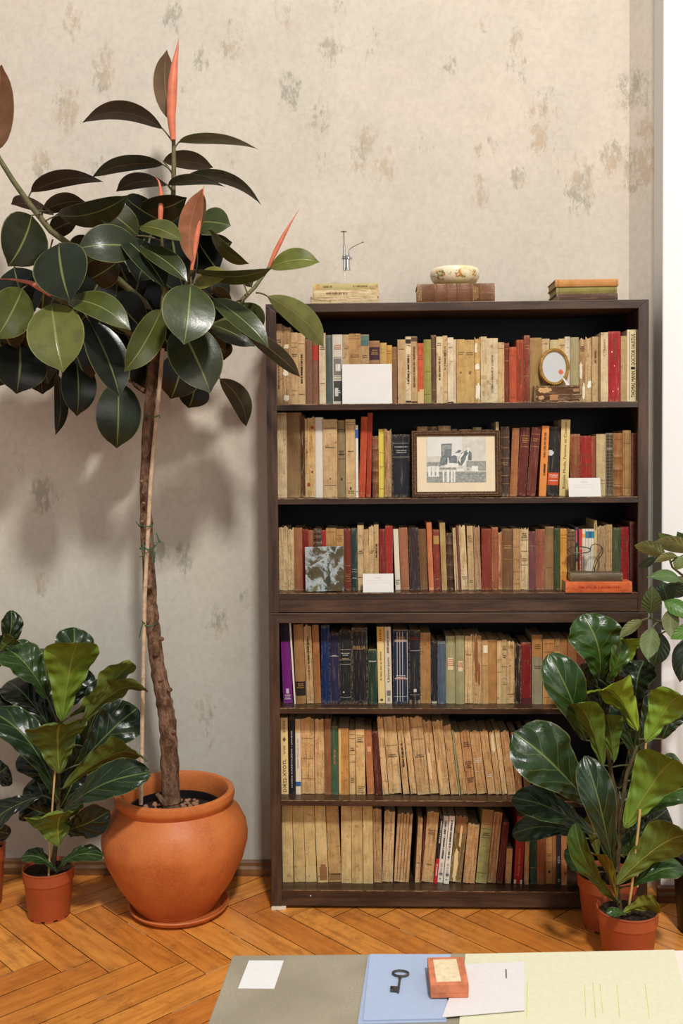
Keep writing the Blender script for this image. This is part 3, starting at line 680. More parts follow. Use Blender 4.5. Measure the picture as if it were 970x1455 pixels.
row4 = [
 (97,160,62,(112,28,116),'new','purple spine with black head',[('L',.76,.995,(26,26,40)),('L',.12,.18,(206,186,206),.35,.65),('H',.1,3,'white')],(80,132)),
 (164,176,66,(232,222,206),'new','white book edge beside purple spine',[],(134,142)),
 (180,242,78,(158,118,74),'cloth','brown spine with black title label',[('L',.1,.28,(38,30,26),.02,.98),('H',.25,3,'gilt')],(160,222)),
 (246,292,75,(178,142,94),'ragged','tan spine with dense lettering',[('T',.5,.84,'ink'),('T',.3,.48,'brownink')],(225,270)),
 (297,334,80,(164,112,66),'paper','warm brown spine left of blue',[],(275,320)),
 (338,390,82,(17,42,88),'cloth','royal blue spine'),
 (392,450,130,(42,40,72),'cloth','indigo spine with silver title',[('H',.68,1,'silver'),('B',[.67],'silver')]),
 (452,526,115,(34,38,40),'cloth','charcoal spine with silver rules',[('B',[.74,.6,.54,.09],'silver'),('H',.69,2,'silver'),('H',.62,1,'gilt'),('L',.15,.17,(220,220,214),.3,.4)]),
 (528,627,98,(26,28,32),'leather','wide black spine titled in gold',[('W','BIBLIA',.74,'gilt'),('B',[.97,.95],'brownink')]),
 (631,687,238,(38,62,48),'cloth','short bottle green spine',[('B',[.8],'silver'),('H',.79,1,'silver')]),
 (694,737,92,(232,206,138),'new','yellow cream spine with black title',[('L',.81,.99,(222,168,84)),('S','A neve son az elmeny',.3,.68,'ink',.36),('T',.82,.97,'brownink'),('L',.03,.06,(120,90,60),.3,.7)],(683,726)),
 (740,780,92,(220,208,182),'new','off-white spine with grey title',[('S','Univerzum',.28,.6,'ink',.4),('T',.66,.95,'brownink'),('L',.1,.17,(120,116,106),.2,.8),('L',.03,.08,(150,146,134),.3,.7)],(730,772)),
 (786,884,110,(32,46,68),'cloth','wide navy spine with ruled frames',[('V',[.28,.45,.62,.93],'silver'),('B',[.995,.86,.84,.1],'silver'),('H',.9,2,'gilt'),('H',.38,2,'white'),('H',.36,2,'redink'),('L',.33,.345,(206,186,176),.12,.9),('L',.845,.86,(196,160,140),.15,.9)]),
 (888,958,112,(34,36,42),'leather','black spine with worn foot',[('B',[.72,.12],'silver'),('H',.9,2,'redink'),('L',.16,.2,(206,200,190),.4,.65),('L',.0,.05,(150,130,104),.02,.2),('L',.0,.05,(150,130,104),.8,.98)]),
 (33,96,128,(174,130,80),'paper','plain tan brown spine',[],None,Zb),
 (98,138,178,(36,38,44),'leather','black scuffed spine left of blue grey',[('L',.0,.03,(190,180,160),.1,.9)],None,Zb),
 (140,190,182,(82,98,116),'cloth','slate blue spine',[('B',[.97],'silver')],None,Zb),
 (192,253,150,(168,166,122),'cloth','sage green spine with label, left',[('L',.5,.68,(222,206,166),.2,.75),('H',.65,4,'redink')],None,Zb),
 (254,307,147,(166,162,118),'cloth','sage green spine with label, right',[('L',.48,.63,(222,202,160),.25,.8),('H',.6,3,'redink')],None,Zb),
 (309,361,133,(226,192,136),'ragged','tall cream spine',[('H',.7,1,'brownink')],None,Zb),
 (362,415,133,(206,162,108),'ragged','torn tan spine with brown stain',[('L',.3,.97,(140,86,50),.2,.55),('L',.28,.6,(146,90,54),.55,.85)],None,Zb),
 (417,457,175,(206,164,106),'paper','tan spine with white chip',[('L',.8,.92,(234,220,190),.2,.9),('B',[.6],'brownink')],None,Zb),
 (458,510,172,(194,144,84),'paper','warm ochre spine',[],None,Zb),
 (511,542,178,(222,192,138),'paper','cream spine right of ochre',[('B',[.5,.7],'brownink')],None,Zb),
 (543,573,172,(214,184,130),'paper','lettered cream spine',[('H',.9,3,'brownink'),('B',[.85,.58,.4,.3],'ink'),('H',.75,2,'ink')],None,Zb),
 (574,621,170,(218,176,118),'ragged','cream orange speckled spine',[('H',.9,2,'brownink'),('L',.58,.6,(150,80,40),.3,.5),('B',[.15],'ink')],None,Zb),
 (624,660,190,(56,42,38),'ragged','worn black brown spine',[],None,Zb),
 (661,726,190,(134,32,32),'leather','dark red spine with faded foot',[('L',.0,.1,(84,36,36)),('B',[.7],'brownink')],None,Zb),
 (731,797,142,(154,146,116),'cloth','two tone spine, brown over grey',[('L',.68,.995,(184,130,72)),('H',.86,3,'ink'),('H',.55,2,'ink')],None,Zb),
 (799,869,168,(206,148,84),'paper','broad orange tan spine',[('B',[.93,.8,.1],'brownink')],None,Zb),
 (871,908,165,(200,154,90),'paper','narrow tan spine above leaf',[('H',.88,3,'brownink'),('B',[.7],'brownink')],None,Zb),
 (910,950,168,(178,122,70),'paper','brown tan spine above leaf',[],None,Zb),
 (955,1010,172,(150,98,58),'cloth','brown spine behind glossy leaf',[],None,Zb),
 (1012,1070,190,(110,60,44),'cloth','maroon spine behind glossy leaf',[],None,Zb),
 (1300,1365,170,(150,110,70),'cloth','brown spine behind plant at right',[],None,Zb),
]
r4 = shelf_row(3, 'fourth shelf', 380, 870, 4.409, row4, .05)
Zb = (570, 1000, 4.409)
row5 = [
 (86,132,88,(232,204,142),'new','cream spine with large vertical title',[('S','VIII \u2666 2002',.52,.97,'brownink',.42),('S','D\u0416S2-XYOTL',.03,.46,'ink',.5)],(82,124)),
 (136,174,85,(24,24,28),'new','black spine with white vertical title',[('S','DORIS KAREVAZIDIS \u2022 JANEGI',.09,.82,'white',.26)]),
 (177,209,97,(222,208,180),'new','white spine with blue label',[('L',.11,.17,(38,92,148)),('T',.35,.75,'silver'),('L',.82,.99,(206,170,120))]),
 (211,295,80,(206,158,96),'ragged','wide frayed ochre spine',[('B',[.72,.46,.2],'brownink')]),
 (298,358,88,(216,170,112),'ragged','frayed peach tan spine'),
 (360,399,95,(138,94,58),'cloth','plain brown spine left of green'),
 (401,443,142,(64,96,70),'cloth','grey green spine',[('T',.45,.65,'gilt')]),
 (446,510,155,(196,144,78),'paper','two tone yellow brown spine',[('L',.02,.98,(214,180,112),.02,.25)]),
 (514,551,165,(214,180,124),'paper','beige spine with black bands',[('B',[.93,.87,.68,.62,.5],'ink'),('H',.72,2,'ink'),('H',.25,3,'ink')]),
 (556,615,160,(222,186,126),'paper','cream spine with ruled label',[('B',[.9,.8],'brownink'),('H',.87,3,'ink'),('H',.12,4,'brownink')],(551,604)),
 (622,670,165,(186,122,76),'paper','light brown spine leaning left',[('L',.66,.74,(214,160,112),.3,.8)],(604,650)),
 (676,716,175,(90,40,32),'cloth','dark maroon spine leaning left',[],(653,690)),
 (722,756,80,(220,176,118),'ragged','torn cream edge leaning left',[],(680,722)),
 (760,842,76,(206,170,114),'ragged','wide frayed beige spine leaning left',[('H',.5,2,'ink'),('B',[.62],'brownink')],(724,800)),
 (848,890,80,(202,160,104),'ragged','brown lettered spine leaning left',[('T',.35,.65,'ink')],(804,840)),
 (897,936,72,(222,180,120),'ragged','pale tall spine leaning left',[],(842,884)),
 (98,182,75,(192,152,100),'ragged','grey tan spine leaning left',[('B',[.85,.7],'brownink'),('H',.5,2,'ink')],(50,125),Zb),
 (184,236,98,(212,168,108),'ragged','frayed cream spine, rest lean on it',[('L',.2,.6,(230,200,150),.1,.45)],(130,188),Zb),
 (240,306,98,(206,164,106),'ragged','pale crinkled spine with vertical creases',[('L',.05,.5,(222,184,124),.1,.4)],(192,255),Zb),
 (312,358,125,(196,148,90),'ragged','brown frayed spine right of crinkled one',[],(260,308),Zb),
 (361,370,165,(160,164,124),'paper','thin greenish spine leaning left',[],(315,324),Zb),
 (373,414,165,(206,154,92),'ragged','orange tan frayed spine',[],(326,360),Zb),
 (418,466,165,(190,126,70),'ragged','brown spine with printed fragments',[('H',.8,3,'ink'),('H',.5,4,'ink'),('H',.25,3,'ink')],(362,426),Zb),
 (471,540,165,(200,146,86),'ragged','broad brown spine with white label traces',[('H',.55,3,'white'),('B',[.35],'white')],(428,484),Zb),
 (545,590,160,(208,156,96),'ragged','tan frayed spine with pale scuff',[('H',.3,2,'white')],(488,540),Zb),
 (594,630,165,(198,148,90),'ragged','tan spine with white upper patch',[('L',.62,.95,(232,206,162),.2,.8)],(545,580),Zb),
 (634,664,155,(220,180,122),'ragged','narrow pale spine leaning left',[],(582,612),Zb),
 (670,718,165,(178,124,72),'ragged','brown frayed spine near big leaf',[],(616,672),Zb),
 (722,756,170,(156,104,62),'ragged','dark brown frayed spine near big leaf',[],(674,730),Zb),
 (775,815,175,(110,70,48),'cloth','dark brown book half behind leaf',[],(740,785),Zb),
 (830,880,170,(130,86,56),'cloth','brown book hidden behind glossy leaf',[],(800,850),Zb),
]
r5 = shelf_row(4, 'fifth shelf', 380, 1000, 4.409, row5, .05, 1.1)
Zb = (590, 1130, 3.731)
VEL = (210, 186, 128)
row6 = [
 (93,165,62,VEL,'paper','vellum spine beside left upright',[],(91,150)),
 (168,238,65,(202,178,120),'paper','vellum spine of matching row',[],(156,222)),
 (241,308,65,(208,184,126),'paper','vellum spine of matching row',[],(225,290)),
 (311,384,65,VEL,'paper','vellum spine with torn arched hole',[('L',.03,.2,(140,98,60),.22,.9),('L',.2,.235,(140,98,60),.35,.8),('B',[.08],'brownink')],(296,358)),
 (388,460,65,(190,158,102),'paper','vellum spine with torn dark foot',[('L',.02,.1,(140,104,64),.05,.95),('L',.09,.11,(60,40,28),.05,.98)],(362,445)),
 (463,527,65,VEL,'paper','vellum spine right of torn one'),
 (529,596,65,(200,174,118),'paper','second last vellum spine of row'),
 (600,661,65,VEL,'paper','last vellum spine of row'),
 (664,716,80,(162,118,76),'ragged','brown fibrous spine right of vellum row'),
 (719,780,88,(206,172,120),'ragged','beige fibrous spine leaning right',[],(728,803)),
 (790,884,108,(192,148,94),'ragged','broad ribbed tan spine leaning right',[('V',[.2,.4,.6,.8],'brownink')],(816,912)),
 (0,20,113,(200,154,104),'ragged','tan patched spine leaning right',[('B',[.3],'ink')],(14,44),Zb),
 (22,28,112,(96,36,30),'cloth','thin dark red spine leaning right',[],(47,55),Zb),
 (32,94,80,(196,150,92),'ragged','broad tan spine leaning right',[('H',.72,3,'brownink'),('H',.25,1,'brownink')],(64,128),Zb),
 (96,114,122,(38,34,34),'new','thin black spine with red foot',[('L',.0,.38,(190,34,40)),('T',.62,.95,'white'),('T',.12,.3,'white')],(132,149),Zb),
 (116,144,112,(226,220,206),'new','white spine, left of identical pair',[('T',.36,.93,'ink'),('T',.1,.3,'silver'),('L',.11,.15,(40,42,48),.25,.8),('L',.05,.07,(120,120,120),.3,.6)],(150,179),Zb),
 (148,177,112,(228,222,208),'new','white spine, right of identical pair',[('T',.36,.93,'ink'),('T',.1,.3,'silver'),('L',.11,.15,(40,42,48),.25,.8),('L',.05,.07,(120,120,120),.3,.6)],(182,211),Zb),
 (181,240,108,(138,118,72),'ragged','olive spine with torn cream stripe',[('L',.02,.5,(226,200,146),.2,.55),('L',.5,.85,(220,192,138),.45,.65),('L',.7,.98,(150,104,64))],(216,284),Zb),
 (247,315,148,(184,130,78),'ragged','square tan brown spine leaning right',[],(278,340),Zb),
 (320,376,80,(164,160,100),'paper','sage green spine leaning right',[('L',.76,.99,(160,124,76)),('B',[.8,.74,.62,.14],'ink'),('H',.68,2,'ink'),('L',.5,.51,(60,50,40),.4,.5)],(357,416),Zb),
 (380,424,80,(186,140,88),'ragged','tan spine right of sage green',[('V',[.3,.7],'brownink')],(418,464),Zb),
 (428,462,145,(104,46,36),'cloth','dark red brown spine leaning right',[],(466,498),Zb),
 (474,506,285,(206,160,104),'paper','short tan spine',[('B',[.6],'brownink')],(485,515),Zb),
 (518,568,115,(156,30,34),'new','red spine with gold vertical title',[('S','A nagy kirandulas',.12,.52,'gilt',.3),('L',.0,.06,(226,206,176),.0,.25),('L',.0,.06,(226,206,176),.75,1)],(544,582),Zb),
 (572,600,180,(196,146,90),'ragged','tan torn spine right of red',[],(580,606),Zb),
 (604,642,180,(48,78,62),'cloth','green spine under leaf',[('B',[.3],'gilt')],None,Zb),
 (645,690,180,(150,90,56),'cloth','rust brown spine under leaf',[],None,Zb),
 (692,724,180,(188,138,82),'paper','tan spine with black dot',[('L',.2,.24,(30,24,20),.35,.7),('H',.55,2,'brownink'),('B',[.4],'brownink')],None,Zb),
 (726,746,180,(160,110,66),'cloth','narrow brown spine under leaf',[],None,Zb),
 (748,770,180,(34,34,40),'new','narrow black lettered spine',[('H',.5,4,'silver'),('H',.1,2,'silver')],None,Zb),
 (773,803,180,(180,122,74),'paper','last tan spine before plant',[('L',.2,.23,(50,34,26),.6,.85)],None,Zb),
]
r6 = shelf_row(5, 'bottom shelf', 380, 1130, 4.409, row6, .05, 1.1)
for l_, n_ in ALL_LABELS.items():
    if n_ > 1: print('DUPLICATE LABEL', l_, n_)
    if not 4 <= len(l_.split()) <= 16: print('LABEL LENGTH', len(l_.split()), l_)

def flat_book(px0, px1, py0, py1, Y, zb, depth, color, style, label, decor=(), group=None):
    xa = atY(px0, py1, Y).x; xb = atY(px1, py1, Y).x; w = (py1-py0)*pxm(Vector((xa, Y, zb)))
    e = book(xa, Y, zb, w, xb-xa, depth, color, style, decor, flat=True)
    tag(e, label, 'book', group); return zb+w
# on the top of the bookcase
z = BH+.0003
z = flat_book(440.5, 540.5, 419.5, 431, .03, z, .14, (226, 206, 164), 'ragged', 'thick cream book at the bottom of the pile under the mister', [])
z = flat_book(444, 541.5, 409.8, 419.5, .034, z, .135, (232, 212, 170), 'ragged', 'pale cream book in the middle of the pile under the mister', [('T', .2, .5, 'brownink')])
zml = flat_book(444, 537, 400.6, 409.8, .036, z, .13, (214, 192, 138), 'paper', 'yellowed decorated book on top of the pile under the mister', [('L', .13, .86, (190, 176, 118), .1, .9), ('T', .62, .84, 'brownink'), ('T', .16, .3, 'brownink'), ('L', .05, .12, (206, 160, 96), .3, 1.)])
z = BH+.0003
zbowl = flat_book(592.5, 703, 400.6, 428.6, .03, z, .14, (126, 82, 50), 'leather', 'thick brown leather book lying under the floral bowl', [('N', [.23, .4, .53, .71, .82]), ('B', [.4, .52, .7, .825, .23], 'gilt'), ('L', .71, .82, (104, 66, 36)), ('T', .735, .76, 'gilt', -.1), ('H', .78, 3, 'gilt'), ('H', .05, 2, 'gilt')])
z = BH+.0003
z = flat_book(790.5, 877.5, 414, 425.5, .03, z, .13, (96, 70, 58), 'cloth', 'dark brown book at the bottom of the right-hand pile')
z = flat_book(790, 876.5, 404.3, 414, .032, z, .128, (150, 142, 78), 'cloth', 'olive green book in the middle of the right-hand pile', [('B', [.05, .95], 'brownink')])
z = flat_book(788.6, 878.5, 394, 404.3, .028, z, .13, (206, 146, 86), 'cloth', 'orange tan book on top of the right-hand pile', [('B', [.05, .97], 'brownink')])

# porcelain bowl
def mat_bowl():
    k = NT('floral_porcelain'); c = k.coord(); sp = k.n('ShaderNodeSeparateXYZ'); k.l(c, sp.inputs[0])
    n = k.noise(k.coord('Object', (1, 1, 1.2)), 34, 3, .6); n2 = k.noise(c, 110, 3, .6)
    band = k.math('MULTIPLY', k.ramp(sp.outputs[2], .008, .02), k.ramp(sp.outputs[2], .034, .048, 1, 0))
    f = k.math('MULTIPLY', k.math('MULTIPLY', k.ramp(n, .5, .6), k.ramp(n2, .42, .52)), band)
    col = k.mix(k.ramp(sp.outputs[2], 0, .022, 1, 0), lin((240, 228, 196)), lin((206, 192, 116)))
    col = k.mix(k.ramp(k.noise(c, 18, 2), .5, .7, 0, .6), col, lin((230, 206, 130)))
    k.base(k.mix(f, col, k.mix(k.ramp(k.noise(c, 60, 1), .4, .6), lin((196, 120, 50)), lin((120, 116, 52)))), .25, .5); return k.m
pc = atY(646.5, 400, .09); rw = 35.5*pxm(pc)
prof = [(.0, .0), (.6, 0), (.7, .03), (.86, .16), (.97, .34), (1., .5), (.98, .64), (.92, .72), (.86, .735), (.83, .7), (.9, .6), (.93, .48), (.88, .3), (.7, .14), (.0, .1)]
b = MB(); b.lathe([(max(.0004, r_*rw), z_*rw) for r_, z_ in prof], 56)
o = b.build('porcelain_bowl', mat_bowl()); o.location = (pc.x, .105, zbowl+.0004); tag(o, 'small cream porcelain bowl with painted flowers on a leather book', 'bowl')

# glass plant mister with a chrome pump
k = NT('clear_glass'); k.b.inputs['Base Color'].default_value = (1, 1, 1, 1); k.b.inputs['Transmission Weight'].default_value = 1; k.b.inputs['Roughness'].default_value = .02; k.b.inputs['IOR'].default_value = 1.05
M['glass'] = k.m
M['chrome'] = simple('polished_chrome', (205, 203, 200), .16, .5, 1., var=.03)
M['steel'] = simple('tarnished_steel', (150, 142, 130), .3, .5, 1., var=.2)
Ym = .1; pm = atY(493, 400, Ym); s = pxm(pm)
e = empty('plant_mister', (pm.x, Ym, zml+.0003), 'clear glass plant mister with chrome pump on the cream book pile', 'plant mister')
b = MB(); b.lathe([(.0004, 0), (11*s, 0), (12.5*s, 1*s), (13*s, 6*s), (12*s, 11*s), (8*s, 17*s), (5*s, 20.5*s), (4.4*s, 23*s), (4., 24*s) if False else (4.4*s, 24*s), (3.6*s, 24*s), (3.6*s, 22*s), (7*s, 16.5*s), (11.2*s, 10.5*s), (12.2*s, 5.5*s), (11*s, 1.6*s), (.0004, 1.2*s)], 40)
b.build('bottle', M['glass'], e)
b = MB(); b.lathe([(.0004, 23*s), (5*s, 23*s), (5*s, 26*s), (4.2*s, 26.5*s), (4.2*s, 38*s), (8*s, 38.3*s), (8*s, 40.5*s), (4.6*s, 41*s), (4.4*s, 44*s), (.0004, 44.4*s)], 28); b.build('collar', M['chrome'], e)
b = MB(); b.tube([(-3.6*s, -.006, 22*s), (-3.6*s, -.006, 57*s)], [1.7*s]*2, 12); b.tube([(-3.2*s, -.006, 6*s), (-3.4*s, -.006, 22*s)], .5*s, 8); b.ball((-4.2*s, -.01, 42.5*s), 2.4*s, 10, 6); b.build('pump_cylinder', M['chrome'], e)
b = MB(); b.tube([(-3.8*s, -.006, 56*s), (-4.2*s, -.006, 77*s)], [.8*s]*2, 10); b.lathe([(.0004, 0), (4.4*s, .2*s), (4.6*s, .8*s), (3*s, 1.3*s), (.0004, 1.4*s)], 20, 0, (-4.2*s, -.006, 76.5*s)); b.build('plunger', M['steel'], e)
b = MB(); b.tube([(2.6*s, -.004, 43*s), (3*s, -.004, 49*s), (4.6*s, -.004, 53*s), (8*s, -.004, 55.5*s), (23*s, -.004, 62.5*s)], [1.5*s, 1.1*s, .8*s, .7*s, .6*s], 10); b.ball((23*s, -.004, 62.5*s), 1.5*s, 8, 5); b.build('spray_nozzle', M['chrome'], e)

# ------------------------------------------------------------------ loose things on the shelves
M['card'] = simple('white_card', (224, 220, 214), .8, .15, var=.02)
def card(px0, px1, py0, py1, si, Y, label, lines=False, lean=.018):
    xa = atY(px0, py1, Y).x; xb = atY(px1, py1, Y).x; h = (py1-py0)*pxm(Vector((xa, Y, SH[si])))
    e = empty('card', ((xa+xb)/2, Y, SH[si]+.0004), label, 'card'); e.rotation_euler = (-math.atan2(lean, h), 0, R.uniform(-.02, .02))
    w = xb-xa; b = MB(); b.box((-w/2, 0, 0), (w/2, .0009, h)); b.build('sheet', M['card'], e, smooth=False)
    if lines:
        q = MB(); x = -w*.1
        while x < w*.1:
            l_ = R.uniform(.0012, .003); q.add([(x, -.0002, h*.76), (x+l_, -.0002, h*.76), (x+l_, -.0002, h*.8), (x, -.0002, h*.8)], [(0, 1, 2, 3)]); x += l_+.001
        for zf_ in (.62, .5): 
            q.add([(-w*.36, -.0002, h*zf_), (w*.34, -.0002, h*zf_), (w*.34, -.0002, h*(zf_+.008)), (-w*.36, -.0002, h*(zf_+.008))], [(0, 1, 2, 3)])
        q.build('lettering', simple('faint_grey_print', (190, 186, 180), .8, .1), e, smooth=False)
card(486.3, 557, 516.3, 574, 0, .018, 'large blank white square card leaning on books, top shelf')
card(808, 853.5, 681.5, 708.5, 1, .013, 'small white card on the second shelf near its right end', True, .012)
card(515.5, 559, 814.5, 841, 2, .012, 'small white card on the third shelf right of the marbled tile', True, .012)

# book lying under the oval frame, the oval frame and its tag
zb_ = flat_book(759.5, 827, 547.5, 571.3, .012, SH[0]+.0003, .045, (104, 74, 50), 'ragged', 'tattered brown book lying flat under the oval frame', [('L', .06, .34, (196, 154, 104), .1, .45), ('L', .3, .5, (180, 130, 84), .55, .9), ('L', .08, .2, (190, 150, 104), .6, .85), ('L', .8, .95, (160, 120, 80), .2, .4)])
Yo = .03; pc = atY(787, 519.5, Yo); s = pxm(pc); zc = zb_+27.6*s
e = empty('oval_picture_frame', (pc.x, Yo, zb_+.0004), 'small gilt oval picture frame standing on a tattered book', 'picture frame'); e.rotation_euler = (-.12, .03, 0)
def ellipse_ring(mb, prof, rx, rz, cz, seg=56):
    o_ = len(mb.v); n = len(prof)
    for d, y in prof:
        for j in range(seg):
            a = 2*pi*j/seg; mb.v.append(((rx+d)*math.cos(a), y, cz+(rz+d)*math.sin(a)))
    for i in range(n-1):
        for j in range(seg):
            a = o_+i*seg+j; b_ = o_+i*seg+(j+1) % seg; mb.f.append((a, a+seg, b_+seg, b_)); mb.mi.append(0)
M['giltframe'] = simple('gilt_frame', (186, 146, 78), .38, .5, .45, var=.3, nscale=90, bump=.3)
b = MB(); ellipse_ring(b, [(-.0006, .006), (-.0006, -.001), (.0008, -.004), (.003, -.0055), (.0048, -.0045), (.006, -.006), (.0085, -.004), (.0095, 0), (.0095, .006), (-.0006, .006)], 17*s, 22.5*s, 27*s)
for j in range(44):
    a = 2*pi*j/44; b.ball(((17*s+.0062)*math.cos(a), -.0052, 27*s+(22.5*s+.0062)*math.sin(a)), .0016, 6, 4)
b.build('frame', M['giltframe'], e)
k = NT('faded_miniature'); c = k.coord(); n = k.noise(c, 60, 3)
dn = k.n('ShaderNodeVectorMath', operation='DISTANCE'); k.l(c, dn.inputs[0]); dn.inputs[1].default_value = (9.5*s, 0, 20*s)
col = k.mix(n, lin((180, 184, 188)), lin((202, 200, 192))); col = k.mix(k.ramp(k.math('ADD', dn.outputs['Value'], k.math('MULTIPLY', n, .006)), .0085, .0125, .95, 0), col, lin((206, 84, 48))); k.base(col, .3, .4)
b = MB(); n_ = 48; b.prism([(17*s*math.cos(2*pi*j/n_), 27*s+22.5*s*math.sin(2*pi*j/n_)) for j in range(n_)][::-1], .001, .004); b.build('picture', k.m, e, smooth=False)
b = MB(); b.box((-.012, .006, .004), (.012, .012, .05)); b.build('easel_back', M['wood_z'], e, smooth=False)
pt = atY(805, 546.5, .02); b = MB(); s2 = pxm(pt)
b.prism([(3*s2, 0), (-1*s2, .5*s2), (-6.5*s2, 10*s2), (-6*s2, 11.3*s2), (-3.5*s2, 9*s2), (2.5*s2, 2*s2)][::-1], -.0006, .0)
o = b.build('paper_tag', M['card'], smooth=False); o.location = (pt.x, .0165, zb_+.0003); tag(o, 'tiny white paper tag leaning at the foot of the oval frame', 'tag')

# framed print on the second shelf
Yf = .016; fx = lambda X: atY(575+X/6.69, 660, Yf).x
s = pxm(atY(648, 660, Yf)); x0, x1 = fx(66), fx(914); hF = (720-85)/6.69*s
e = empty('picture_frame', ((x0+x1)/2, Yf, SH[1]+.0016), 'carved bronze frame holding a grey print, leaning on the second shelf', 'picture frame'); e.rotation_euler = (-.075, 0, 0)
wF = x1-x0; fw_ = .0155
def rect_frame(mb, w, h, prof):
    n = len(prof); vs = []
    for d, y in prof: vs += [(-w/2+d, y, d), (w/2-d, y, d), (w/2-d, y, h-d), (-w/2+d, y, h-d)]
    fs = []
    for i in range(n-1):
        for j in range(4):
            a = i*4+j; b_ = i*4+(j+1) % 4; fs.append((a, b_, b_+4, a+4))
    mb.add(vs, fs)
M['bronze'] = simple('bronzed_carved_frame', (98, 70, 44), .45, .5, .35, var=.4, nscale=200, bump=.5)
b = MB(); rect_frame(b, wF, hF, [(0, .014), (0, .001), (.0015, -.001), (.004, -.0012), (.005, .001), (.0075, -.001), (.011, 0.), (.0125, .002), (.0135, .0005), (fw_, .003), (fw_, .008), (0, .014)])
nb = 46
for i in range(nb):
    x = -wF/2+.008+(wF-.016)*i/(nb-1)
    for zz_ in (.0088, hF-.0088): b.ball((x, .0002, zz_), .0021, 6, 4)
for i in range(1, 32):
    z_ = .008+(hF-.016)*i/32
    for xx in (-wF/2+.0088, wF/2-.0088): b.ball((xx, .0002, z_), .0021, 6, 4)
b.build('frame', M['bronze'], e)
b = MB(); b.box((-wF/2+.006, .0085, .006), (wF/2-.006, .012, hF-.006)); b.build('backing_board', M['wood_x'], e, smooth=False)
b = MB(); b.box((-wF/2+.013, .006, .013), (wF/2-.013, .0078, hF-.013)); b.build('mount', simple('cream_mount', (228, 210, 178), .8, .15, var=.03), e, smooth=False)
pr = MB(); px_ = lambda X: (X-490)/6.69*s; pz_ = lambda Y: (720-Y)/6.69*s
mats = [simple('print_paper', (206, 202, 188), .6, .2, var=.1, nscale=50), simple('print_sky', (218, 216, 208), .6, .2, var=.04), simple('print_dark', (116, 124, 126), .6, .2, var=.3, nscale=120), simple('print_mid', (150, 152, 144), .6, .2, var=.25, nscale=150), simple('print_white', (226, 224, 214), .6, .2, var=.08, nscale=150)]
def pp(poly, mi, lay):
    pr.add([(px_(X), .0058-lay*.00012, pz_(Y)) for X, Y in poly], [tuple(range(len(poly)))[::-1]], mi)
def rc(a, b_, c_, d, mi, lay): pp([(a, b_), (c_, b_), (c_, d), (a, d)], mi, lay)
rc(210, 142, 775, 582, 0, 0); rc(220, 142, 550, 330, 1, 1); rc(550, 180, 775, 360, 0, 1)
rc(210, 480, 775, 582, 3, 1); rc(210, 385, 340, 430, 3, 1); rc(590, 378, 775, 470, 3, 1)
pp([(352, 212), (452, 208), (448, 330), (470, 322), (500, 330), (500, 395), (540, 300), (600, 270), (600, 330), (545, 420), (440, 400), (330, 425), (350, 330)], 2, 2)
pp([(360, 270), (378, 262), (382, 300), (366, 330)], 3, 3); rc(362, 222, 446, 262, 3, 3)
pp([(515, 370), (535, 315), (570, 290), (560, 320), (535, 350), (535, 400)], 4, 3); pp([(545, 430), (575, 380), (590, 330), (612, 300), (600, 360), (572, 420)], 4, 3)
pp([(600, 262), (640, 300), (640, 372), (605, 372)], 2, 2); pp([(595, 250), (625, 246), (612, 300), (598, 290)], 4, 3)
pp([(480, 300), (520, 270), (545, 280), (520, 300)], 2, 2)
for x in (225, 262, 300): rc(x, 430, x+24, 520, 4, 3)
rc(225, 425, 325, 436, 4, 4); rc(225, 515, 328, 526, 4, 4)
for x in (362, 400, 440, 466): rc(x, 462, x+16, 578, 4, 3)
pp([(372, 436), (420, 395), (512, 400), (512, 440)], 4, 3); pp([(405, 440), (412, 345), (420, 345), (426, 440), (424, 578), (404, 578)], 4, 4)
rc(335, 440, 490, 458, 3, 4); rc(500, 452, 560, 474, 4, 3); rc(575, 440, 640, 475, 0, 3); rc(640, 424, 700, 478, 4, 4); rc(595, 450, 615, 462, 2, 5); rc(540, 500, 775, 505, 2, 2); rc(520, 540, 700, 545, 3, 2)
pr.build('print', mats, e, smooth=False)

# marbled tile
k = NT('marbled_stone'); c = k.coord(); d = k.n('ShaderNodeTexNoise'); d.inputs['Scale'].default_value = 14; d.inputs['Detail'].default_value = 3; k.l(c, d.inputs['Vector'])
wv = k.n('ShaderNodeVectorMath', operation='MULTIPLY_ADD'); k.l(d.outputs['Color'], wv.inputs[0]); wv.inputs[1].default_value = (.09, .09, .09); k.l(c, wv.inputs[2])
n = k.noise(wv.outputs[0], 15, 5, .6); n2 = k.noise(wv.outputs[0], 26, 4, .7); n3 = k.noise(c, 200, 2)
col = k.mix(k.ramp(n, .42, .5), lin((78, 68, 42)), lin((162, 172, 174))); col = k.mix(k.ramp(n, .52, .58), col, lin((98, 96, 52)))
col = k.mix(k.ramp(n2, .55, .64), col, lin((170, 178, 178))); col = k.mix(k.ramp(n2, .36, .44, 1, 0), col, lin((50, 54, 46))); col = k.mix(k.ramp(n3, .6, .75, 0, .5), col, lin((150, 116, 60)))
k.base(col, .35, .5)
Yt = .018; xa, xb = atY(434, 838, Yt).x, atY(488.5, 838, Yt).x; s = pxm(Vector((xa, Yt, SH[2]))); hT = 63.5*s
b = MB(); w_ = xb-xa; b.box((-w_/2, 0, 0), (w_/2, .011, hT)); o = b.build('marbled_tile', k.m, smooth=False, bevel=.001); o.location = ((xa+xb)/2, Yt, SH[2]+.0024); o.rotation_euler = (-.1, -.015, 0)
tag(o, 'square green and white marbled tile leaning on books, third shelf', 'tile')

